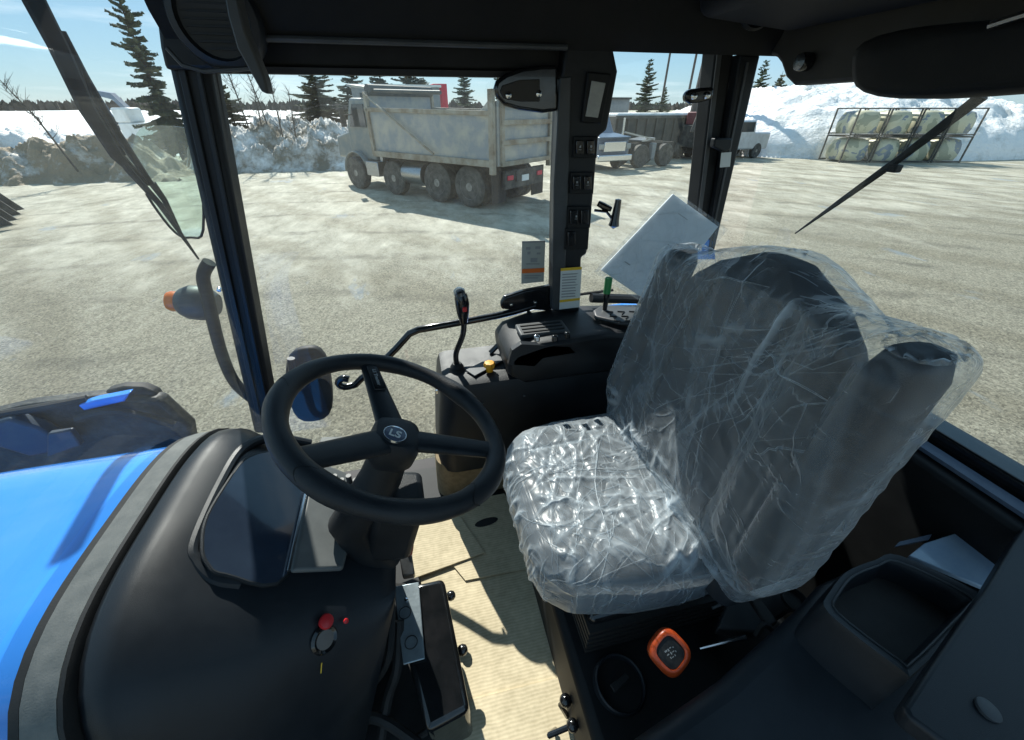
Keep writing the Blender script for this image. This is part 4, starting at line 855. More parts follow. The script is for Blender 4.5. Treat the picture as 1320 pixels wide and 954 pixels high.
# hub and badge
b = MB(); hx = (u_ * 1).normalized(); rings = []
for h_, s_ in ((-.055, .62), (-.03, .95), (-.005, 1.0), (.008, .97), (.016, .86), (.018, .6), (.0185, .1)):
    rings.append([hubc + n_ * h_ + (u_ * math.cos(q) + e_ * math.sin(q)) * .040 * s_ * (abs(math.cos(q)) ** 3.2 + abs(math.sin(q)) ** 3.2) ** (-1 / 3.2) for q in np.linspace(0, 2 * math.pi, 32, endpoint=False)])
b.loft(rings); part(b, 'hub', 'leather', sw, ang=50)
bc = pln(509, 560, hubc + n_ * .019, n_); M['badge'] = mat('badge_blue', (.015, .04, .10), .25, coat=.5)
b = MB(); b.lathe([(.001, .001), (.017, .001), (.0175, .0005), (.0175, -.004)], bc, n_, 36); bd = part(b, 'badge', 'badge', sw)
b = MB(); b.lathe([(.0165, .0005), (.0172, .002), (.0182, .002), (.0188, -.002)], bc, n_, 36); part(b, 'badge_ring', 'chrome', sw)
# badge letters: reading direction roughly towards screen right
right = (wp(540, 570) - wp(500, 556)).normalized()
upv = n_.cross(right)
text_mesh('badge_letters', 'LS', .021, M['white'], sw, frame(bc + n_ * .0016, right, upv), bold=.0004)
# stalk / lever seen below the wheel
b = MB(); b.tube(smooth_path([hubc + Vector((-.03, .02, -.09)), at(470, 575, 'y', .12), at(408, 590, 'y', .14)], 5), .006, 8); part(b, 'indicator_stalk', 'black')
b = MB(); b.prism(PX('y', .25, (410, 570), (468, 568), (464, 576), (414, 577)), (0, .03, -.01)); fl = part(b, 'front_lamp_housing', 'seal', bevel=.004)
b = MB(); b.prism(PX('y', .247, (430, 571), (458, 571), (454, 578), (428, 578)), (0, .004, 0)); part(b, 'lamp_lens', 'amber', fl, bevel=.001)
b = MB()
for i in range(5): b.tube([at(422 + i * 9, 618 - i % 2 * 5, 'y', .05), at(426 + i * 9, 632, 'y', .05)], .005, 8)
part(b, 'column_cluster', 'greyp')

# black pedal box below the column
def TZ(px, py, z): return at(px, py, 'z', z)
b = MB(); b.prism([TZ(508, 758, 1.50), TZ(572, 744, 1.50), TZ(606, 915, 1.44), TZ(550, 945, 1.44), TZ(528, 860, 1.46)], (0, 0, -.16)); pb = part(b, 'pedal_box', 'gloss', bevel=.012, seg=3)
b = MB(); b.prism([TZ(508, 757, 1.503), TZ(540, 751, 1.503), TZ(548, 850, 1.475), TZ(520, 858, 1.475)], (0, 0, .004)); pl_ = part(b, 'valve_plate', 'silver', pb, bevel=.002)
for c in ((522, 790), (530, 828)):
    b = MB(); cc_ = TZ(*c, 1.501 if c[1] < 800 else 1.489); b.loft([[cc_ + Vector((math.cos(q) * r_, math.sin(q) * r_, h_)) for q in np.linspace(0, 6.2832, 24, endpoint=False)] for r_, h_ in ((.0120, 0), (.0125, .002), (.0135, .002), (.014, 0))], caps=False); part(b, 'plate_ring', 'rubber', pl_)
for c in ((524, 774),):
    b = MB(); b.lathe([(.001, .006), (.004, .005), (.005, 0)], TZ(*c, 1.50), (0, 0, 1), 10); part(b, 'bolt', 'chrome', pl_)
for (kx, ky) in ((578, 768), (593, 838)):
    b = MB(); p = TZ(kx + 3, ky, 1.36); b.lathe([(.001, -.013), (.008, -.011), (.0125, -.004), (.0125, .004), (.008, .011), (.001, .013)], p, (1, .1, .3), 16); b.tube([p, p + Vector((-.05, .01, -.005))], .006, 8); part(b, 'stop_knob', 'gloss')
# pedals and hoses below
for (x_, y_) in ((-.20, .12), (-.22, .0)):
    b = MB(); b.prism([(x_ - .04, y_ - .035, 1.34), (x_ + .04, y_ - .035, 1.30), (x_ + .04, y_ + .035, 1.30), (x_ - .04, y_ + .035, 1.34)], (0, 0, .012)); p_ = part(b, 'pedal', 'rubber', bevel=.004)
    b = MB(); b.tube([(x_, y_, 1.33), (x_ - .05, y_, 1.45), (x_ - .12, y_, 1.6)], .01, 8); part(b, 'pedal_arm', 'gloss', p_)
for k_, pts in enumerate([[(455, 960, 1.30), (470, 900, 1.40), (500, 850, 1.50), (505, 780, 1.55)], [(490, 960, 1.3), (500, 900, 1.38), (512, 860, 1.44), (515, 800, 1.5)], [(520, 960, 1.3), (560, 935, 1.32), (590, 900, 1.34)], [(430, 960, 1.35), (480, 925, 1.36), (540, 960, 1.33)]]):
    b = MB(); b.tube(smooth_path([TZ(*p) for p in pts], 6), .008 + .003 * (k_ % 2), 8); part(b, 'hose', 'rubber')
b = MB(); b.tube(smooth_path([TZ(525, 688, 1.5), TZ(530, 700, 1.46), TZ(528, 715, 1.44)], 4), .007, 8); part(b, 'red_knob', 'red')
b = MB(); b.prism([TZ(516, 722, 1.42), TZ(532, 720, 1.42), TZ(536, 745, 1.40), TZ(520, 748, 1.40)], (0, 0, .02)); part(b, 'bracket', 'steel', bevel=.004)
b = MB(); b.lo((-.46, -.22, 1.25), (-.30, .28, 1.62)); part(b, 'firewall', 'blackm')
b = MB(); b.prism([TZ(440, 1000, 1.27), TZ(470, 870, 1.27), TZ(500, 760, 1.27), TZ(540, 745, 1.27), TZ(575, 880, 1.27), TZ(560, 1000, 1.27)], (0, 0, .01)); part(b, 'dark_floor_fill', 'rubber', bevel=.003)  # added black sheet that darkens the bare floor gap around the pedals

# ---- right hand console (far side)
def cons(y0, y1, prof, m, name, bev=.02, parent=None, seg=4):
    b = MB(); b.prism([Vector((x, y0, z)) for x, z in prof], (0, y1 - y0, 0)); return part(b, name, m, parent, bevel=bev, seg=seg)
rings = []
for z_, gx, gy in ((1.40, -.025, .455), (1.45, -.03, .45), (1.60, -.015, .44), (1.74, .005, .44), (1.765, .015, .45), (1.772, .035, .468)):
    rings.append([Vector((gx + .05 * (1 - math.sin(a)), gy + .05 * (1 - math.cos(a)), z_)) for a in np.linspace(0, math.pi / 2, 8)][::-1] if 0 else [Vector((gx + .06 - .06 * math.cos(a), gy + .06 - .06 * math.sin(a), z_)) for a in np.linspace(0, math.pi / 2, 8)] + [Vector((.95, gy, z_)), Vector((.95, .655, z_)), Vector((gx, .655, z_))])
b = MB(); b.loft(rings); con = part(b, 'side_console', 'black', ang=40)
rings = []
for z_, gx, gy in ((1.25, -.05, .475), (1.36, -.045, .470), (1.42, -.04, .465)):
    rings.append([Vector((gx + .06 - .06 * math.cos(a), gy + .06 - .06 * math.sin(a), z_)) for a in np.linspace(0, math.pi / 2, 8)] + [Vector((.45, gy, z_)), Vector((.45, .65, z_)), Vector((gx, .65, z_))])
b = MB(); b.loft(rings); part(b, 'console_base', 'tan', ang=40)
# raised lever housing
b = MB(); rings = []
for y_, s_ in ((.425, .92), (.432, .98), (.45, 1), (.62, 1), (.64, .97)):
    c0 = Vector((.46, 0, 1.83)); rings.append([Vector((c0.x + (x - c0.x) * s_, y_, c0.z + (z - c0.z) * s_)) for x, z in ((.205, 1.79), (.20, 1.845), (.225, 1.872), (.30, 1.892), (.50, 1.90), (.74, 1.88), (.80, 1.83), (.80, 1.76), (.25, 1.76))])
b.loft(rings); hs = part(b, 'lever_housing', 'black', ang=45, bevel=.008, seg=2)
b = MB(); b.lo((.25, .47, 1.888), (.40, .545, 1.902)); part(b, 'lever_gate', 'greyp', hs, bevel=.005)
for i in range(3):
    b = MB(); b.lo((.262, .482 + i * .02, 1.9025), (.388, .488 + i * .02, 1.905)); part(b, 'lever_slot', 'rubber', hs)
for px, py in ((692, 436), (715, 436), (731, 432)):
    b = MB(); c = at(px, py, 'z', 1.915); b.box(c, (.016, .014, .02)); part(b, 'slide_lever', 'chrome' if px == 692 else 'gloss', hs, bevel=.004)
# front step ledge of the housing
b = MB(); b.prism(PX('y', .425, (655, 470), (660, 452), (672, 444), (735, 447), (742, 455), (700, 462), (690, 472), (735, 476)), (0, .02, 0)); part(b, 'housing_ledge', 'dash', hs, bevel=.006)
# tray with anti slip pattern
b = MB(); b.prism([at(764, 404, 'z', 1.905), at(775, 397, 'z', 1.905), at(838, 400, 'z', 1.905), at(850, 424, 'z', 1.905), at(800, 420, 'z', 1.905), at(766, 412, 'z', 1.905)], (0, 0, .012)); tr2 = part(b, 'storage_tray', 'greyp', hs, bevel=.006, seg=3)
b = MB()
for row in range(3):
    for i in range(4):
        cx, cy = 781 + i * 15 + row * 5, 401.5 + row * 6
        a1_, a2_, a3_ = at(cx, cy, 'z', 1.9185), at(cx + 9, cy + .6, 'z', 1.9185), at(cx + 6, cy + 3.6, 'z', 1.9185)
        b.tube([a1_, a2_, a3_], .0022, 4)
part(b, 'grip_pattern', 'rubber', tr2)
b = MB(); b.tube([at(762, 384, 'y', .62), at(838, 386, 'y', .62)], .016, 10); part(b, 'rear_rail', 'black', bevel=0)
b = MB(); b.tube([at(744, 380, 'y', .63), at(790, 374, 'y', .64)], .005, 6); part(b, 'cable', 'rubber')
# green lever
b = MB(); g0 = at(779, 402, 'y', .55); g1 = at(785, 358, 'y', .55); b.tube([g0, g1.lerp(g0, .3)], [.007, .010], 10, ); gl_ = part(b, 'hitch_lever', 'gloss')
b = MB(); b.tube([g1.lerp(g0, .45), g1], [.011, .0115], 10); part(b, 'lever_grip', 'green', gl_, bevel=.002)
# yellow knob, joystick, console top details
yk = at(631, 474, 'y', .50)
b = MB(); rr = []
pf = [(.011, -.012), (.012, .002), (.016, .004), (.017, .014), (.014, .019), (.001, .02)]
rings = [[yk + Vector((math.cos(q), math.sin(q), 0)) * (r_ * (1 + (.08 * math.cos(q * 8) if r_ > .013 else 0))) + Vector((0, 0, h_)) for q in np.linspace(0, 6.283, 48, endpoint=False)] for r_, h_ in pf]
b.loft(rings); part(b, 'throttle_knob', 'yellow')
b = MB(); b.prism([at(600, 478, 'z', 1.776), at(640, 458, 'z', 1.776), at(652, 464, 'z', 1.776), at(612, 486, 'z', 1.776)], (0, 0, .004)); part(b, 'console_plate', 'greyp', con, bevel=.002)
b = MB(); jb = at(590, 482, 'y', .53); b.lathe([(.034, -.01), (.032, .002), (.026, .010), (.028, .014), (.020, .024), (.021, .028), (.013, .04), (.001, .042)], jb, (0, 0, 1), 24); jy = part(b, 'joystick', 'blackm'); jy['label'] = 'loader joystick with rubber boot and red button'
b = MB(); b.tube(smooth_path([jb + Vector((0, 0, .03)), at(588, 455, 'y', .53), at(597, 430, 'y', .53), at(598, 405, 'y', .53)], 5), .0085, 10); part(b, 'joystick_shaft', 'gloss', jy)
g_ = [at(598, 416, 'y', .53), at(597, 405, 'y', .53), at(596, 392, 'y', .53), at(594, 381, 'y', .53), at(592, 374, 'y', .53)]
b = MB(); b.tube(g_, [.012, .019, .023, .021, .010], 16, sq=.8); part(b, 'joystick_grip', 'gloss', jy)
b = MB(); b.box(at(599, 399, 'y', .510), (.012, .006, .014)); part(b, 'joystick_button', 'red', jy, bevel=.002)
b = MB(); c = at(592, 376, 'y', .525); b.lathe([(.017, -.006), (.016, .004), (.009, .010), (.001, .011)], c, (-.1, -.2, 1), 16); part(b, 'joystick_wrap', 'clear', jy)
b = MB(); b.lathe([(.001, .003), (.004, .002), (.005, 0)], at(676, 510, 'y', .438), (0, -1, 0), 10); b.lathe([(.001, .003), (.003, .002), (.004, 0)], at(622, 520, 'y', .438), (0, -1, 0), 10); part(b, 'screw', 'greyp', con)
# corner catch of the console
b = MB(); b.box(at(563, 505, 'y', .50), (.006, .006, .012)); part(b, 'console_clip', 'chrome', con)
# door grab bar
b = MB(); b.tube(smooth_path([at(690, 394, 'y', .64), at(640, 407, 'y', .64), at(540, 425, 'y', .64)], 3) + smooth_path([at(528, 430, 'y', .64), at(500, 460, 'y', .64), at(466, 488, 'y', .64)], 3) + smooth_path([at(458, 496, 'y', .635), at(444, 499, 'y', .63), at(436, 494, 'y', .63), at(441, 488, 'y', .625), at(450, 489, 'y', .622)], 3)[0:], .0112, 12); db = part(b, 'door_handle', 'gloss')
b = MB(); b.prism(PX('y', .632, (645, 392), (650, 383), (675, 375), (712, 368), (712, 402), (690, 400), (660, 400), (647, 399)), (0, .02, 0)); dl = part(b, 'door_lock', 'gloss', bevel=.006, seg=3)
for c in ((659, 393), (690, 390)):
    b = MB(); b.lathe([(.001, -.006), (.005, -.005), (.007, 0), (.007, .003)], at(*c, 'y', .631), (0, 1, 0), 12); part(b, 'bolt', 'chrome', dl)
b = MB(); b.tube([at(684, 402, 'y', .635), at(632, 455, 'y', .60)], .0085, 10); b.tube([at(672, 415, 'y', .632), at(655, 432, 'y', .62)], .011, 10); part(b, 'gas_strut', 'gloss')
b = MB(); b.prism(PX('y', .70, (640, 452), (668, 440), (668, 455), (644, 464)), (0, .05, 0)); part(b, 'fender_edge', 'blue', bevel=.01)
b = MB(); b.prism([(.30, .71, 1.56), (.5, .71, 1.66), (.95, .71, 1.68), (1.3, .71, 1.5), (1.5, .71, 1.2), (1.46, .71, 1.15), (1.25, .71, 1.45), (.93, .71, 1.64), (.5, .71, 1.62), (.32, .71, 1.53)], (0, .38, 0)); part(b, 'rear_fender', 'blue', bevel=.02)
wheel(TR, .85, .93, .74, .86, .40); wheel(TR, .85, -.98, .74, .86, .40)

# ---- exterior: mirror pods, lamp, wiper, loader
b = MB(); rings = []
def pill(cx, cy, w_, h_, y, d, ang_=0, n=28):
    out = []
    for q in np.linspace(0, 2 * math.pi, n, endpoint=False):
        c_, s_ = math.cos(q), math.sin(q); k_ = (abs(c_) ** 3 + abs(s_) ** 3) ** (-1 / 3); x, yy = c_ * k_ * w_, s_ * k_ * h_
        out.append(at(cx + x * math.cos(ang_) - yy * math.sin(ang_), cy + x * math.sin(ang_) + yy * math.cos(ang_), 'y', y) + Vector((0, d, 0)))
    return out
for d, s_ in ((0, .80), (.004, .96), (.012, 1), (.04, .95), (.055, .6)): rings.append(pill(398, 498, 29 * s_, 48 * s_, .74, d, -.14))
b.loft(rings); mrp = part(b, 'door_mirror', 'blackm', ang=50)
b = MB(); b.tube(smooth_path([at(364, 525, 'y', .70), at(374, 500, 'y', .72), at(384, 480, 'y', .76)], 4), .009, 8); b.tube([at(375, 462, 'y', .71), at(380, 505, 'y', .71)], .012, 8); part(b, 'mirror_arm', 'black', mrp)
# lamp on curved bracket
b = MB(); b.tube(smooth_path([at(270, 338, 'y', .74), at(262, 356, 'y', .74), at(268, 385, 'y', .74), at(284, 450, 'y', .74), at(302, 492, 'y', .73), at(328, 516, 'y', .70)], 5), .017, 12); br = part(b, 'lamp_bracket', 'blackm')
b = MB(); lc = at(262, 391, 'y', .78); la = (at(218, 388, 'y', .78) - lc).normalized(); b.lathe([(.03, -.04), (.045, -.02), (.052, .0), (.050, .035), (.040, .055), (.028, .066)], lc, la, 28); lm = part(b, 'marker_lamp', 'greyp')
b = MB(); b.lathe([(.029, .060), (.030, .078), (.026, .088), (.001, .090)], lc, la, 24); part(b, 'lamp_lens', 'amber', lm)
b = MB(); b.lathe([(.001, -.008), (.006, -.006), (.007, 0)], at(283, 373, 'y', .72), (0, 1, 0), 12); part(b, 'bolt', 'chrome', br)
# front wiper
wx = -.72
def WX(px, py, x=wx): return at(px, py, 'x', x)
b = MB(); P = [WX(28, -30), WX(75, 60), WX(112, 140), WX(150, 200), WX(190, 238)]; b.tube(P, [.021, .019, .017, .014, .008], 8, sq=.5); wi = part(b, 'windshield_wiper', 'blackm')
b = MB(); b.tube([WX(80, 40), WX(108, 98), WX(150, 170), WX(195, 238)], [.007, .010, .010, .008], 6, sq=.7); b.tube([WX(96, 72), WX(112, 122), WX(160, 200)], .005, 6); part(b, 'wiper_linkage', 'blackm', wi)
b = MB(); b.tube([WX(120, 148), WX(165, 218), WX(205, 262), WX(232, 300), WX(256, 334)], [.006, .009, .008, .006, .003], 6); b.tube([WX(196, 236), WX(212, 258), WX(235, 305), WX(256, 334)], [.010, .008, .005, .003], 6, sq=.7); part(b, 'wiper_blade', 'rubber', wi)
# added green pane beside the front pillar, imitating a windshield reflection
P = smooth_path(PX('y', 1.02, (168, 212), (176, 172), (198, 162), (246, 168), (258, 200), (262, 296), (246, 306), (226, 300), (196, 262), (168, 212)), 4)[:-1]
b = MB(); b.prism(P, (0, .004, 0)); em = part(b, 'reflection_pane', glass('green_glass', .05, tint=(.83, .92, .88), refl=1.2))
b = MB(); b.tube(P[12:34], .004, 5); part(b, 'reflection_pane_edge', 'blackm', em)
# front loader frame
def beam(pts, y, d, m, name, par=None, bev=.012):
    b = MB(); b.prism(PX('y', y, *pts), (0, d, 0)); return part(b, name, m, par, bevel=bev)
M['blued2'] = mat('dark_blue_black', (.012, .03, .06), .5, c2=(.03, .05, .07), ns=20)  # dark blue-black base colour for the loader arm and plate
M['gunk'] = mat('dusty_black_steel', (.012, .014, .014), .6, c2=(.055, .056, .045), ns=16, bump=.4, bs=60, lo=.45, hi=.7)
M['hose'] = M['rubber']
ld = beam([(-60, 585), (-60, 545), (30, 524), (112, 514), (135, 512), (205, 516), (245, 552), (252, 590), (120, 625), (-60, 650)], .62, .05, 'gunk', 'loader_frame')
beam([(100, 523), (120, 517), (166, 508), (160, 518), (108, 530)], .60, .03, 'blue', 'loader_stripe', ld, .004)
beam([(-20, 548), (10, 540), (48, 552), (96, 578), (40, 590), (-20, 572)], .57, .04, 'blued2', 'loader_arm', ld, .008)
beam([(126, 516), (136, 505), (156, 500), (182, 501), (200, 508), (206, 518)], .64, .04, 'rubber', 'loader_pivot_cap', ld, .01)
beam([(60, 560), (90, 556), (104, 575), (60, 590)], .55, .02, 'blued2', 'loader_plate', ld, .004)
b = MB(); b.tube(smooth_path([at(-20, 538, 'y', .60), at(60, 524, 'y', .60), at(112, 514, 'y', .62)], 4), .011, 8); b.tube(smooth_path([at(100, 540, 'y', .59), at(150, 530, 'y', .59), at(225, 548, 'y', .6)], 4), .012, 8); part(b, 'loader_hose', 'rubber', ld)
fwc = at(172, 520, 'y', .95); wheel(TR, fwc.x - .5, .82, .5, .5, .26); wheel(TR, fwc.x - .5, -.82, .5, .5, .26)
b = MB(); b.lo((-1.95, -.2, .5), (-.4, .2, 1.2)); b.lo((-.5, -.4, .45), (1.3, .4, 1.08)); b.lo((fwc.x - .58, -.8, .43), (fwc.x - .42, .8, .57)); part(b, 'chassis', 'blackm')

# ---- rear: roof panel, blob, vent, wiper, sill, shelf
b = MB(); rp = [(1000, 74), (1006, 82), (1012, 100), (1022, 110), (1108, 104), (1210, 122), (1330, 106), (1330, -40), (1000, 0), (990, 70)]
b.prism(PX('x', .93, *rp), (.05, 0, 0)); part(b, 'rear_header', 'linerbr', bevel=.008)
c = at(1042, 80, 'x', .925); b = MB(); b.lathe([(.018, .0), (.018, -.02), (.016, -.026), (.001, -.027)], c, (1, 0, 0), 20); kn = part(b, 'header_knob', 'gloss')
b = MB(); b.lathe([(.001, -.004), (.005, -.003), (.006, 0)], c + Vector((-.022, .01, -.006)), (1, 0, 0), 10); part(b, 'bolt', 'chrome', kn)
b = MB(); rings = []
for d, s_ in ((-.035, .6), (-.03, .9), (-.01, 1.0), (.03, 1.0), (.06, .92)):
    rings.append([])
    for q in np.linspace(0, 2 * math.pi, 40, endpoint=False):
        c_, s2 = math.cos(q), math.sin(q); k_ = (abs(c_) ** 3.4 + abs(s2) ** 3.4) ** (-1 / 3.4); cx, cy = 1290 + c_ * k_ * 186 * s_, 74 + s2 * k_ * 48 * s_ - (c_ * k_) * 14
        rings[-1].append(at(cx, cy, 'x', .80) + Vector((d, 0, 0)))
b.loft(rings); bl = part(b, 'rear_speaker_pod', 'liner', ang=60)
b = MB(); b.tube([at(1276, 33, 'x', .76), at(1300, 25, 'x', .76), at(1330, 16, 'x', .76)], .005, 8); part(b, 'pod_strip', 'chrome', bl)  # bright chrome strip across the pod
b = MB(); b.prism([(.60, -.60, 2.62), (.93, -.60, 2.60), (.93, .555, 2.60), (.66, .555, 2.62)], (0, 0, .1)); part(b, 'rear_liner', 'liner', bevel=.03, seg=4)
vc = at(982, 2, 'y', .56)
b = MB(); b.lathe([(.052, .02), (.052, -.002), (.046, -.008), (.040, -.002), (.034, .006), (.032, -.002), (.014, -.004), (.001, -.004)], vc, (0, 1, .2), 36); vn = part(b, 'air_vent', 'black')
for dx in (-.03, .033):
    b = MB(); b.lathe([(.001, -.010), (.003, -.009), (.004, -.006)], vc + Vector((dx, 0, -.022)), (0, 1, 0), 10); part(b, 'screw', 'chrome', vn)
b = MB(); RX = lambda px, py: at(px, py, 'x', 1.05)
b.tube([RX(1268, 122), RX(1150, 212)], [.012, .008], 8, sq=.6); rw = part(b, 'rear_wiper', 'blackm')
b = MB(); b.tube([RX(1215, 165), RX(1145, 215), RX(1085, 258), RX(1025, 301)], [.004, .009, .007, .002], 6); part(b, 'wiper_blade', 'rubber', rw)
b = MB(); b.box(RX(1153, 217), (.02, .022, .016)); part(b, 'wiper_joint', 'blackm', rw, bevel=.003)
# rear sill
b = MB(); b.lo((1.0, -.70, 1.845), (1.06, .62, 1.89)); rs = part(b, 'rear_sill', 'gloss', bevel=.006)
M['bluegrey'] = mat('blue_grey_strip', (.07, .10, .15), .5, c2=(.1, .13, .18), ns=30, bump=.2)
b = MB(); b.lo((.955, -.72, 1.86), (.985, .55, 1.868)); part(b, 'sill_strip', 'bluegrey', rs)
b = MB(); b.lo((.93, -.72, 1.25), (1.0, .62, 1.855)); b.lo((1.06, -.62, 1.5), (1.10, .6, 1.84)); part(b, 'rear_bulkhead', 'blackm', bevel=.01)
# ---- left fender console, near the camera
b = MB()
top = [TZ(800, 960, 1.66), TZ(930, 870, 1.69), TZ(1035, 775, 1.72), TZ(1062, 745, 1.735), TZ(1120, 720, 1.75), TZ(1330, 760, 1.75), TZ(1330, 1000, 1.70), TZ(1000, 1080, 1.66), TZ(820, 1060, 1.66)]
b.prism(top, (0, 0, -.42)); lc_ = part(b, 'left_console', 'dash', bevel=.03, seg=5)
tray = [(1066, 768), (1090, 738), (1128, 722), (1160, 716), (1262, 764), (1262, 782), (1240, 806), (1180, 866), (1160, 862), (1068, 790)]
P1 = [TZ(x, y, 1.805) for x, y in tray]; cen = sum(P1, Vector()) / len(P1)
sp1 = smooth_path(P1 + P1[:1], 4)[:-1]
def sc_(P, s, z): return [Vector((cen.x + (p.x - cen.x) * s, cen.y + (p.y - cen.y) * s, z)) for p in P]
b = MB(); b.loft([sc_(sp1, 1.06, 1.70), sc_(sp1, 1.03, 1.796), sc_(sp1, 1.0, 1.805), sc_(sp1, .88, 1.803), sc_(sp1, .84, 1.797), sc_(sp1, .82, 1.785), sc_(sp1, .79, 1.757)], caps=False); tr3 = part(b, 'tray_rim', 'dash', lc_, ang=60)
b = MB(); b.add(sc_(sp1, .80, 1.758), [tuple(range(len(sp1)))]); part(b, 'tray_bottom', 'rubber', tr3, smooth=False)
b = MB(); b.tube(sc_(sp1, .87, 1.803) + sc_(sp1, .87, 1.803)[:1], .0016, 5); part(b, 'tray_lip', 'greyp', tr3)
# glossy rear shelf, pale blue sky reflection painted into its base colour
b = MB(); b.prism([TZ(1172, 716, 1.77), TZ(1192, 700, 1.77), TZ(1345, 650, 1.77), TZ(1330, 780, 1.77), TZ(1262, 754, 1.77)], (0, 0, -.01)); part(b, 'side_shelf', mat('sky_tinted_gloss', (.26, .36, .48), .15, 0, c2=(.36, .46, .56), ns=9, coat=.5), bevel=.002)
b = MB(); b.prism([TZ(1152, 706, 1.755), TZ(1158, 700, 1.755), TZ(1200, 690, 1.755), TZ(1196, 697, 1.755)], (0, 0, .004)); part(b, 'shelf_clip', 'bluegrey')
# near door pillar foot trim
pf = [(1345, 645), (1306, 700), (1270, 760), (1240, 800), (1205, 850), (1165, 910), (1172, 925), (1240, 975), (1330, 1010)]
P = []
for i, p in enumerate(pf): P.append(TZ(p[0], p[1], 1.86))
b = MB(); b.prism(P, (0, 0, -.03)); nt_ = part(b, 'pillar_foot_trim', 'dash', bevel=.018, seg=4)
c = TZ(1274, 915, 1.861); b = MB(); b.lathe([(.012, -.002), (.012, .0015), (.010, .0025), (.001, .0025)], c, (.15, -.1, 1), 28); part(b, 'trim_plug', 'greyp', nt_)
# seat side: cup ring, brackets, orange lever
b = MB(); b.lathe([(.042, -.03), (.046, .0), (.049, .003), (.052, .0), (.054, -.03)], TZ(800, 880, 1.48), (.1, -.1, 1), 36); part(b, 'round_cover', 'dash')
b = MB(); b.prism([TZ(786, 884, 1.488), TZ(806, 868, 1.488), TZ(812, 876, 1.488), TZ(792, 894, 1.488)], (0, 0, .006)); part(b, 'cover_slot', 'rubber', bevel=.002)
ok_c = TZ(862, 840, 1.62); axo = (Vector((-.15, -.45, .88))).normalized()
xo = Vector((1, 0, 0)); xo = (xo - axo * xo.dot(axo)).normalized(); yo = axo.cross(xo)
def sq(c, r_, h_, n=3.2, N=40, rot=.55): return [c + axo * h_ + (xo * math.cos(q + rot) + yo * math.sin(q + rot)) * r_ * (abs(math.cos(q)) ** n + abs(math.sin(q)) ** n) ** (-1 / n) for q in np.linspace(0, 2 * math.pi, N, endpoint=False)]
b = MB(); b.loft([sq(ok_c, r_, h_) for r_, h_ in ((.012, -.03), (.024, -.022), (.0325, -.008), (.0335, .004), (.031, .012), (.026, .0148), (.0225, .014), (.022, .010))]); ok = part(b, 'range_lever_knob', 'orange', ang=60); ok['label'] = 'orange square lever knob with black symbol plate'
b = MB(); b.loft([sq(ok_c, r_, h_) for r_, h_ in ((.0225, .009), (.0215, .0118), (.001, .0120))]); part(b, 'symbol_plate', 'rubber', ok, ang=30)
FR = frame(ok_c + axo * .0124, xo * math.cos(.35) + yo * math.sin(.35), -xo * math.sin(.35) + yo * math.cos(.35))
b = MB()
def q2(x, y, w_, h_): b.add([FR @ Vector((x - w_, y - h_, 0)), FR @ Vector((x + w_, y - h_, 0)), FR @ Vector((x + w_, y + h_, 0)), FR @ Vector((x - w_, y + h_, 0))], [(0, 1, 2, 3)])
for (x, y, w_, h_) in ((-.006, .006, .0025, .0014), (-.001, .005, .0012, .0020), (.004, .006, .0016, .0008), (.009, .004, .001, .001), (-.006, 0, .0022, .0009), (0, -.001, .001, .0022), (.005, -.001, .0022, .0007), (.009, -.003, .0008, .0014), (-.005, -.006, .0009, .0016), (-.001, -.007, .0018, .0007), (.004, -.007, .0008, .0014)): q2(x, y, w_, h_)
part(b, 'knob_symbol', 'inkgrey', ok, smooth=False)
b = MB(); b.tube([ok_c - axo * .02, ok_c - axo * .12], .008, 8); part(b, 'lever_shaft', 'gloss', ok)
b = MB(); b.tube([TZ(902, 836, 1.56), TZ(950, 824, 1.58), TZ(962, 822, 1.585)], [.003, .004, .005], 8); part(b, 'adjust_rod', 'chrome')
b = MB(); b.tube(smooth_path([TZ(975, 820, 1.60), TZ(985, 805, 1.62), TZ(1000, 815, 1.6)], 4), .006, 6); part(b, 'cable', 'rubber')
# seat suspension base
b = MB(); b.prism([(.20, -.42, 1.25), (.20, .40, 1.25), (.72, .40, 1.25), (.72, -.42, 1.25)], (0, 0, .22)); part(b, 'seat_platform', 'blackm', bevel=.02)
b = MB(); b.prism([(.24, -.17, 1.47), (.24, .22, 1.47), (.56, .22, 1.47), (.56, -.17, 1.47)], (0, 0, .12)); part(b, 'seat_suspension', 'gloss', bevel=.012)
b = MB()
for i in range(5): b.lo((.235, -.18 - .003, 1.48 + i * .02), (.57, .23, 1.49 + i * .02))
part(b, 'suspension_bellows', 'rubber')
b = MB(); b.prism([TZ(940, 770, 1.56), TZ(1010, 740, 1.60), TZ(1040, 770, 1.58), TZ(975, 815, 1.55), TZ(925, 810, 1.54)], (0, 0, -.03)); part(b, 'seat_bracket', 'greyp', bevel=.004)
b = MB(); b.prism([TZ(955, 762, 1.60), TZ(968, 760, 1.60), TZ(1000, 805, 1.60), TZ(988, 812, 1.60)], (0, 0, .012)); part(b, 'seat_belt', 'rubber', bevel=.003)
b = MB(); b.lathe([(.024, 0), (.026, .01), (.022, .012), (.018, -.006), (.001, -.006)], TZ(1022, 775, 1.60), (.1, -.1, 1), 28); part(b, 'bracket_hole', 'rubber')
b = MB(); b.tube([TZ(918, 784, 1.605), TZ(950, 771, 1.61)], .003, 6); part(b, 'bracket_edge', 'steel')
b = MB(); b.tube([TZ(985, 762, 1.61), TZ(1015, 746, 1.62)], .003, 6); part(b, 'bracket_edge', 'steel')
b = MB(); b.tube([TZ(807, 793, 1.55), TZ(810, 800, 1.54)], .005, 8); part(b, 'bolt', 'chrome')
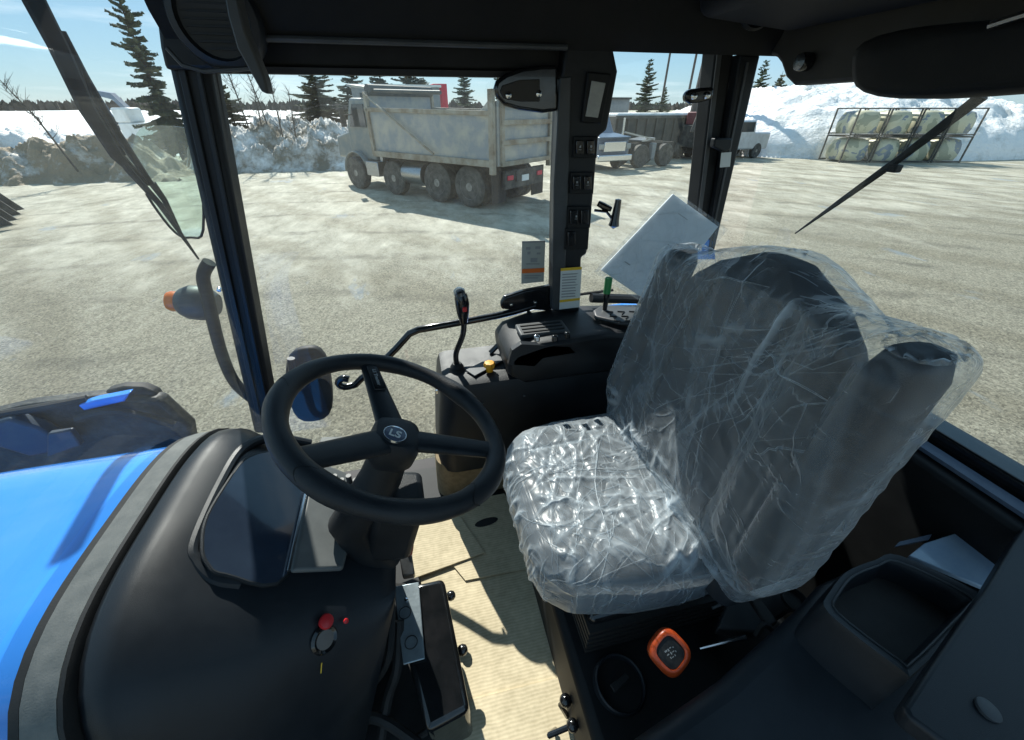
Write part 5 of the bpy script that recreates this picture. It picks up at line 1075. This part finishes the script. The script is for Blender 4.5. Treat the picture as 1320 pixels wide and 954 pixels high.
# rail beside the floor
rl = [TZ(688, 665, 1.44), TZ(712, 735, 1.43), TZ(745, 838, 1.40), TZ(782, 960, 1.38)]
b = MB(); b.tube(rl, .010, 8); b.tube([p + Vector((.016, 0, .01)) for p in rl], .006, 8); ra = part(b, 'seat_rail', 'gloss')
b = MB(); b.prism([p + Vector((.018, 0, -.01)) for p in rl] + [p + Vector((.034, 0, -.01)) for p in rl[::-1]], (0, 0, -.02)); part(b, 'rail_trim', 'tan', ra)
b = MB()
for p in ((700, 690), (714, 742), (722, 770)): c = TZ(*p, 1.45); b.box(c, (.02, .012, .014))
part(b, 'rail_clip', 'steel', ra, bevel=.002)
# floor levers
for (px, py, r_) in ((729, 903, .0135), (738, 935, .013)):
    b = MB(); c = TZ(px, py, 1.36); b.lathe([(r_ * math.sin(q) + .0001, -r_ * math.cos(q)) for q in np.linspace(0, math.pi, 10)], c, (0, 0, 1), 18); kn = part(b, 'foot_lever_knob', 'gloss')
    b = MB(); b.tube([c, c + Vector((-.01 if py < 920 else -.05, -.0, -.02)), TZ(px - 22 if py > 920 else px + 2, py + (6 if py > 920 else 20), 1.27)], .006, 8); part(b, 'lever_shaft', 'gloss', kn)
# near side structure out of the main view
b = MB(); b.lo((-.50, -.72, 1.245), (.60, -.66, 1.29)); part(b, 'door_sill', 'blackm', bevel=.01)
b = MB(); b.prism([(-.56, -.66, 1.28), (-.50, -.66, 1.28), (-.40, -.66, 2.62), (-.46, -.66, 2.62)], (0, -.06, 0)); part(b, 'front_pillar', 'black', bevel=.01)
b = MB(); b.prism([(1.0, -.62, 1.28), (.94, -.62, 1.28), (.90, -.62, 2.62), (.96, -.62, 2.62)], (0, -.08, 0)); part(b, 'rear_pillar', 'black', bevel=.01)

# ---- seat
SY = .03
def sup(c, hw, ht, xdir, ydir, n=3, N=36): return [c + xdir * hw * math.cos(q) * (abs(math.cos(q)) ** n + abs(math.sin(q)) ** n) ** (-1 / n) + ydir * ht * math.sin(q) * (abs(math.cos(q)) ** n + abs(math.sin(q)) ** n) ** (-1 / n) for q in np.linspace(0, 2 * math.pi, N, endpoint=False)]
Y = Vector((0, 1, 0)); X = Vector((1, 0, 0)); Z = Vector((0, 0, 1))
CY = .05
# cushion loft along X
b = MB(); rings = []
for x, hw, ht, zc in ((.150, .13, .028, 1.655), (.165, .17, .048, 1.66), (.19, .195, .058, 1.665), (.24, .215, .064, 1.665), (.32, .225, .062, 1.66), (.42, .23, .06, 1.655), (.50, .225, .055, 1.655), (.52, .20, .04, 1.655)):
    ring = sup(Vector((x, CY, zc)), hw, ht, Y, Z, 3.5, 48)
    ring = [p + Z * (.016 * (abs(p.y - CY) / hw) ** 3 - .010 * math.exp(-((p.y - CY) / .09) ** 2)) if p.z > zc else p for p in ring]
    rings.append(ring)
b.loft(rings); seat = part(b, 'driver_seat', 'seat', ang=60); seat['label'] = 'black fabric driver seat wrapped in clear plastic film'
# backrest loft along height
def bx(t): return .485 + .085 * t + .015 * math.sin(math.pi * t)
rings = []
for t in np.linspace(0, 1, 16):
    z = 1.66 + .575 * t; hw = .262 * (1 - max(0, (t - .38) / .62) ** 2.5) ** .5 if t < 1 else .03
    hw = max(hw, .05); th = .055 * (1 - .25 * t) if t < .97 else .03
    ring = sup(Vector((bx(t) + .03, SY, z)), hw, th, Y, X, 3, 44)
    ring = [p + X * (-.012 * (abs(p.y - SY) / .22) ** 3 + .010 * math.exp(-((p.y - SY) / .08) ** 2)) if p.x < bx(t) + .03 else p for p in ring]
    rings.append(ring)
b = MB(); b.loft(rings); bk = part(b, 'backrest', 'seat', seat, ang=60)
HUG = [bk]
# stitched side bolster seams
for s_ in (-1, 1):
    pts = [Vector((bx(t) - .019 - .004 * t, SY + s_ * .135 * (1 - max(0, (t - .5) / .5) ** 3 * .5), 1.70 + .49 * t)) for t in np.linspace(0, 1, 12)]
    b = MB(); b.tube(pts, .006, 6); part(b, 'seam_piping', 'blackm', seat)
def armrest(y, ztop, xoff, ln_=.10):
    b = MB(); rings = []
    for t, s_ in ((0, .7), (.05, .95), (.3, 1), (.7, 1), (.93, .95), (1, .7)):
        c = Vector((.50 + xoff + ln_ * t, y, (1.86 if y < 0 else 1.80) + (ztop - (1.86 if y < 0 else 1.80)) * t)); rings.append(sup(c, .028 * s_, .045 * s_, Y, X, 3, 20))
    b.loft(rings); ar_ = part(b, 'armrest', 'seat', seat, ang=60); HUG.append(ar_); return ar_
armrest(.292, 2.175, 0, .09); armrest(-.268, 2.245, -.05, .03)
b = MB(); b.tube([(.52, -.24, 1.90), (.53, -.2, 1.86), (.54, .25, 1.84)], .014, 8); part(b, 'armrest_pivot', 'gloss', seat)

# ---- plastic film covers
def evaluated(o):
    dg = bpy.context.evaluated_depsgraph_get(); dg.update(); me = bpy.data.meshes.new_from_object(o.evaluated_get(dg)); return me
def film_cover(name, points, vox, folds, seed, cut=None, base=0, noise_amp=.004, parent=None, extra=None, grow=.0, hug=None, pull=.5):
    bm = bmesh.new()
    for p in points: bm.verts.new(p)
    r_ = bmesh.ops.convex_hull(bm, input=bm.verts)
    bmesh.ops.delete(bm, geom=list({g for g in r_['geom_interior'] if isinstance(g, bmesh.types.BMVert)} | {g for g in r_['geom_unused'] if isinstance(g, bmesh.types.BMVert)}), context='VERTS')
    me = bpy.data.meshes.new(name + '_hull'); bm.to_mesh(me); bm.free(); o = bpy.data.objects.new(name + '_hull', me); COL.objects.link(o)
    m1 = o.modifiers.new('r', 'REMESH'); m1.mode = 'VOXEL'; m1.voxel_size = vox; m1.use_smooth_shade = True
    m2 = o.modifiers.new('s', 'SMOOTH'); m2.factor = .9; m2.iterations = 22
    me2 = evaluated(o); bpy.data.objects.remove(o)
    n = len(me2.vertices); co_ = np.empty(n * 3); me2.vertices.foreach_get('co', co_); co_ = co_.reshape(-1, 3); no = np.empty(n * 3); me2.vertex_normals.foreach_get('vector', no); no = no.reshape(-1, 3)
    if hug is not None:
        for i in range(n):
            v = Vector(co_[i]); best = None
            for tr0 in hug:
                l, nn, ii, dd = tr0.find_nearest(v)
                if best is None or dd < best[2]: best = (l, nn, dd)
            l, nn, dd = best; f = pull * min(1, max(0, (dd - .008) / .03)) * (1 - min(1, max(0, dd - .10) / .10) * .6)
            v = v.lerp(l, f); co_[i] = v
        for it in range(5):      # relax the drape
            ed = np.empty(len(me2.edges) * 2, dtype=int); me2.edges.foreach_get('vertices', ed); ed = ed.reshape(-1, 2)
            acc = np.zeros((n, 3)); cnt = np.zeros(n); np.add.at(acc, ed[:, 0], co_[ed[:, 1]]); np.add.at(acc, ed[:, 1], co_[ed[:, 0]]); np.add.at(cnt, ed[:, 0], 1); np.add.at(cnt, ed[:, 1], 1)
            co_ = co_ * .3 + .7 * acc / np.maximum(cnt, 1)[:, None]
        me2.vertices.foreach_set('co', co_.ravel()); me2.update(); me2.vertex_normals.foreach_get('vector', no.reshape(-1)) if 0 else None
        nn_ = np.empty(n * 3); me2.vertex_normals.foreach_get('vector', nn_); no = nn_.reshape(-1, 3)
    rs = np.random.RandomState(seed); disp = np.zeros(n); fold = np.zeros(n)
    if extra is not None: co_ = extra(co_, no)
    for (c, d, L_, w_, amp, sgn) in folds(rs):
        c = np.array(c); d = np.array(d) / np.linalg.norm(d); v = co_ - c; t = v @ d; perp = v - np.outer(t, d)
        # bend the line a bit
        bend = rs.uniform(-.12, .12); side = np.cross(d, np.array([.3, .9, .1])); side /= np.linalg.norm(side) + 1e-9
        perp = perp - np.outer(bend * t * t / max(L_, .02), side)
        dist = np.sqrt((perp ** 2).sum(1)); g = np.exp(-(dist / (w_ * 2.0)) ** 2) * np.clip(1.2 - np.abs(t / L_) ** 2, 0, 1)
        disp += sgn * amp * 1.4 * g; fold = np.maximum(fold, g * min(1, amp / .006))
    for i in range(n):
        p = Vector(co_[i]); disp[i] += noise_amp * noise.noise(p * 11 + Vector((seed, 0, 0))) + noise_amp * .55 * (1 - 2 * abs(noise.noise(p * 26 + Vector((0, seed, 0)))))
    co_ = co_ + no * disp[:, None]
    if hug is not None:
        for i in range(n):
            v = Vector(co_[i])
            for tr0 in hug:
                l, nn, ii, dd = tr0.find_nearest(v)
                if (v - l).dot(nn) < .006 and dd < .05: v = l + nn * .008
            co_[i] = v
    me2.vertices.foreach_set('co', co_.ravel()); at_ = me2.attributes.new('fold', 'FLOAT', 'POINT'); at_.data.foreach_set('value', np.clip(fold + base, 0, 1))
    me2.polygons.foreach_set('use_smooth', [True] * len(me2.polygons)); me2.update()
    me2.name = name
    if cut is not None:
        bm = bmesh.new(); bm.from_mesh(me2); dl = [v for v in bm.verts if cut(v.co)]; bmesh.ops.delete(bm, geom=dl, context='VERTS'); bm.to_mesh(me2); bm.free()
    tree_ = BVHTree.FromPolygons([v.co.copy() for v in me2.vertices], [tuple(p.vertices) for p in me2.polygons])
    fb = MB(); rs = np.random.RandomState(seed + 50)
    for (c, d, L_, w_, amp, sgn) in folds(rs):
        if rs.rand() < .3 and amp < .0054: continue
        d = Vector(d).normalized(); c = Vector(c); bend = rs.uniform(-.6, .6); sd3 = d.cross(Vector((.3, .9, .1))).normalized(); pts = []; K = 10
        for i in range(K + 1):
            t = (i / K * 2 - 1) * L_
            l, n3, ii, dd = tree_.find_nearest(c + d * t + sd3 * (bend * t * t / max(L_, .02) + .0015 * noise.noise(c * 50 + d * t * 60)))
            if l is None or dd > .06: continue
            if n3.dot(CP - l) < 0: n3 = -n3
            pts.append(l + n3 * .0012)
        if len(pts) < 4: continue
        K = len(pts) - 1; r0 = (.0004 + amp * .22) * rs.uniform(.6, 1.1)
        fb.tube(pts, [max(r0 * math.sin(math.pi * min(max((i + .15) / (K + .3), 0), 1)) ** .7, .00015) for i in range(K + 1)], 5)
    bm = bmesh.new(); bm.from_mesh(me2); vv = [bm.verts.new(v) for v in fb.v]
    for f in fb.f:
        q = bm.faces.new([vv[i] for i in f]); q.material_index = 1; q.smooth = True
    bm.to_mesh(me2); bm.free()
    me2.materials.clear(); me2.materials.append(M['film']); me2.materials.append(M['fold']); o = bpy.data.objects.new(name, me2); COL.objects.link(o)
    if parent is not None: o.parent = parent
    return o
PC = empty('plastic_seat_cover', 'crinkled clear plastic bag pulled over the black driver seat', 'plastic cover', (.35, SY, 1.75))
bpts = []
for t in np.linspace(.0, 1, 12):
    z = 1.70 + .545 * t; hw = .268 * max(0, 1 - max(0, (t - .36) / .64) ** 2.5) ** .5 + .010
    for yy in (-1, -.6, 0, .6, 1):
        for dx in (-.048, .075): bpts.append((bx(t) + .03 + dx * (1 if t < .95 else .7), SY + hw * yy, z + (.01 if abs(yy) < .7 and t > .95 else 0)))
for y_, zt_, xo_, ln_ in ((.292, 2.175, 0, .09), (-.268, 2.245, -.05, .03)):
    for t in (0, .5, 1):
        for dy in (-.036, .036):
            for dx in (-.042, .030): bpts.append((.50 + xo_ + ln_ * t + dx, y_ + dy, (1.86 if y_ < 0 else 1.74) + (zt_ + .008 - (1.86 if y_ < 0 else 1.74)) * t))
def folds_back(rs):
    out = []
    tips = [np.array([.56, .29, 2.19]), np.array([.52, -.25, 2.23]), np.array([.60, SY, 2.25])]
    for k in range(30):
        a = tips[rs.choice([0, 1, 1, 2])]; tgt = np.array([.47, rs.uniform(-.26, .30), rs.uniform(1.72, 2.12)]); d = tgt - a; L_ = np.linalg.norm(d) * rs.uniform(.25, .6)
        c = a + d * rs.uniform(.2, .6) + rs.normal(0, .01, 3); out.append((c, d, L_, rs.uniform(.0022, .0050), rs.uniform(.0015, .0045), 1))
    for k in range(36):  # gathered at the waist
        c = np.array([.46, rs.uniform(-.25, .28), rs.uniform(1.71, 1.82)]); d = np.array([0, rs.normal(0, 1), rs.normal(.2, .6)]); out.append((c, d, rs.uniform(.02, .07), rs.uniform(.002, .0045), rs.uniform(.002, .005), 1))
    for k in range(18):
        c = np.array([.50, rs.uniform(-.28, .3), rs.uniform(1.8, 2.22)]); d = np.array([.05, rs.normal(0, .5), rs.normal(0, 1)]); out.append((c, d, rs.uniform(.03, .12), rs.uniform(.002, .004), rs.uniform(.001, .002), rs.choice([-1, 1])))
    # long diagonal creases seen across the backrest
    for A_, B_ in (((1050, 335), (930, 560)), ((1030, 440), (880, 560)), ((985, 450), (1120, 530)), ((900, 360), (1010, 330)), ((1085, 350), (1130, 470)), ((1190, 440), (990, 600)), ((880, 330), (830, 470)), ((1130, 560), (1010, 590)), ((950, 560), (1020, 500))):
        a = np.array(at(*A_, 'x', .50)); b2 = np.array(at(*B_, 'x', .475)); out.append(((a + b2) / 2, b2 - a, np.linalg.norm(b2 - a) * .55, .0035, .0055, 1))
    return out
o = film_cover('backrest_film', bpts, .0042, folds_back, 3, cut=lambda c: c.z < 1.715 + .01 * math.sin(c.y * 60), hug=[bvh_of(q) for q in HUG], pull=.38); o.parent = PC; o.matrix_parent_inverse = Matrix.Translation(-PC.location)
cpts = []
for x, hw, zt_, zb2 in ((.135, .12, 1.715, 1.63), (.152, .175, 1.735, 1.61), (.20, .215, 1.752, 1.60), (.32, .238, 1.752, 1.59), (.46, .245, 1.75, 1.59), (.545, .235, 1.745, 1.62)):
    for yy in (-1, -.75, 0, .75, 1):
        cpts.append((x, CY + hw * yy, zt_ - (.025 if abs(yy) == 1 else 0))); cpts.append((x, CY + hw * yy * .98, zb2))
def folds_cush(rs):
    out = []
    for k in range(150):
        c = np.array([rs.uniform(.14, .52), rs.uniform(-.17, .27), 1.745]); d = np.array([rs.normal(0, .5), rs.normal(0, .9), 0]); out.append((c, d, rs.uniform(.03, .12), rs.uniform(.0018, .0035), rs.uniform(.001, .0032), rs.choice([-1, 1, 1])))
    for k in range(70):   # vertical gathers on front and near side
        if rs.rand() < .5: c = np.array([rs.uniform(.14, .5), -.22, rs.uniform(1.60, 1.72)])
        else: c = np.array([.14, rs.uniform(-.18, .24), rs.uniform(1.60, 1.72)])
        out.append((c, np.array([rs.normal(0, .25), rs.normal(0, .25), 1]), rs.uniform(.04, .09), rs.uniform(.002, .004), rs.uniform(.002, .005), 1))
    for A_, B_ in (((770, 540), (760, 700)), ((750, 560), (740, 760)), ((830, 560), (930, 680)), ((800, 650), (900, 740)), ((880, 760), (900, 690)), ((840, 770), (905, 660)), ((700, 600), (760, 560)), ((720, 700), (800, 640))):
        a = np.array(at(*A_, 'z', 1.735)); b2 = np.array(at(*B_, 'z', 1.73)); out.append(((a + b2) / 2, b2 - a, np.linalg.norm(b2 - a) * .55, .004, .0055, 1))
    return out
o = film_cover('cushion_film', cpts, .0036, folds_cush, 9, cut=lambda c: c.z < 1.60 + .012 * noise.noise(c * 30) + .008 * math.sin(c.x * 70 + c.y * 50), noise_amp=.0022, base=.16, hug=[bvh_of(seat)], pull=.25); o.parent = PC; o.matrix_parent_inverse = Matrix.Translation(-PC.location)

# ---- document folder in plastic by the rear side window
P = [at(868, 250, 'y', .60), at(926, 292, 'y', .57), at(846, 396, 'y', .54), at(775, 348, 'y', .57)]
nrm = (P[1] - P[0]).cross(P[3] - P[0]).normalized()
b = MB(); b.prism(P, nrm * .006); dc = b.build('document_folder', M['paper'], bevel=.001); tag(dc, 'white document folder in a plastic sleeve leaning against the rear side window', 'folder')
right = (P[1] - P[0]).normalized(); down = (P[3] - P[0]).normalized()
ctr = sum(P, Vector()) / 4
side = -1 if nrm.dot(CP - ctr) < 0 else 1
fo = nrm * (.0075 if side > 0 else -.0015)
b = MB()
for (a1, b1, w_, h_) in ((.55, .42, .10, .012), (.6, .55, .06, .006), (.2, .8, .12, .01), (.3, .12, .2, .006)):
    q = P[0] + (P[1] - P[0]) * a1 + (P[3] - P[0]) * b1 + fo; ww = (P[1] - P[0]) * w_; hh = (P[3] - P[0]) * h_; b.add([q, q + ww, q + ww + hh, q + hh], [(0, 1, 2, 3)])
b.build('cover_print', M['inkgrey'], dc, smooth=False)
Q = [P[0] - (P[1] - P[0]) * .08 - (P[3] - P[0]) * .03, P[1] + (P[1] - P[0]) * .16 - (P[3] - P[0]) * .03, P[2] + (P[1] - P[0]) * .12 + (P[3] - P[0]) * .04, P[3] - (P[1] - P[0]) * .08 + (P[3] - P[0]) * .06]
b = MB(); vs = []; NN = 18
for j in range(NN + 1):
    for i in range(NN + 1):
        s_, t_ = i / NN, j / NN; p = Q[0].lerp(Q[1], s_).lerp(Q[3].lerp(Q[2], s_), t_); vs.append(p + nrm * (side * (.009 if side > 0 else .004) + .0022 * noise.noise(p * 40)))
b.add(vs, [(j * (NN + 1) + i, j * (NN + 1) + i + 1, (j + 1) * (NN + 1) + i + 1, (j + 1) * (NN + 1) + i) for j in range(NN) for i in range(NN)]); b.build('sleeve', M['film'], dc)

# ---- cardboard on the floor
def sheet(px, z, th, label, cut=None):
    P = [TZ(x, y, z) for x, y in px]; b = MB(); b.prism(P, (0, 0, -th)); o = b.build('cardboard_sheet', M['card'], smooth=False)
    return tag(o, label, 'cardboard', 'cardboard laid on the cab floor')
sheet([(528, 676), (592, 664), (625, 712), (534, 745)], FZ + .016, .005, 'small square cardboard piece overlapping the others beside the column')
sheet([(590, 648), (650, 636), (690, 700), (705, 728), (600, 748), (560, 700)], FZ + .010, .005, 'cardboard piece with an oval hand hole near the far console')
sheet([(540, 738), (702, 690), (745, 830), (760, 900), (590, 915), (560, 830)], FZ + .004, .004, 'large corrugated cardboard sheet covering the middle of the floor')
sheet([(595, 905), (740, 868), (772, 960), (790, 1040), (520, 1040), (540, 955)], FZ + .010, .005, 'cardboard sheet nearest the camera at the bottom of the floor')
b = MB(); P = [TZ(614 + 15 * math.cos(q) * 1.0 + 13, 673 + 5 * math.sin(q) - 4 * math.cos(q), FZ + .0108) for q in np.linspace(0, 6.283, 20, endpoint=False)]; b.prism(P, (0, 0, .0006)); oo = b.build('hand_hole', M['rubber'], smooth=False)
for o in list(S.objects):
    if o.name.startswith('cardboard_sheet') and 'hand hole' in o.get('label', ''): oo.parent = o
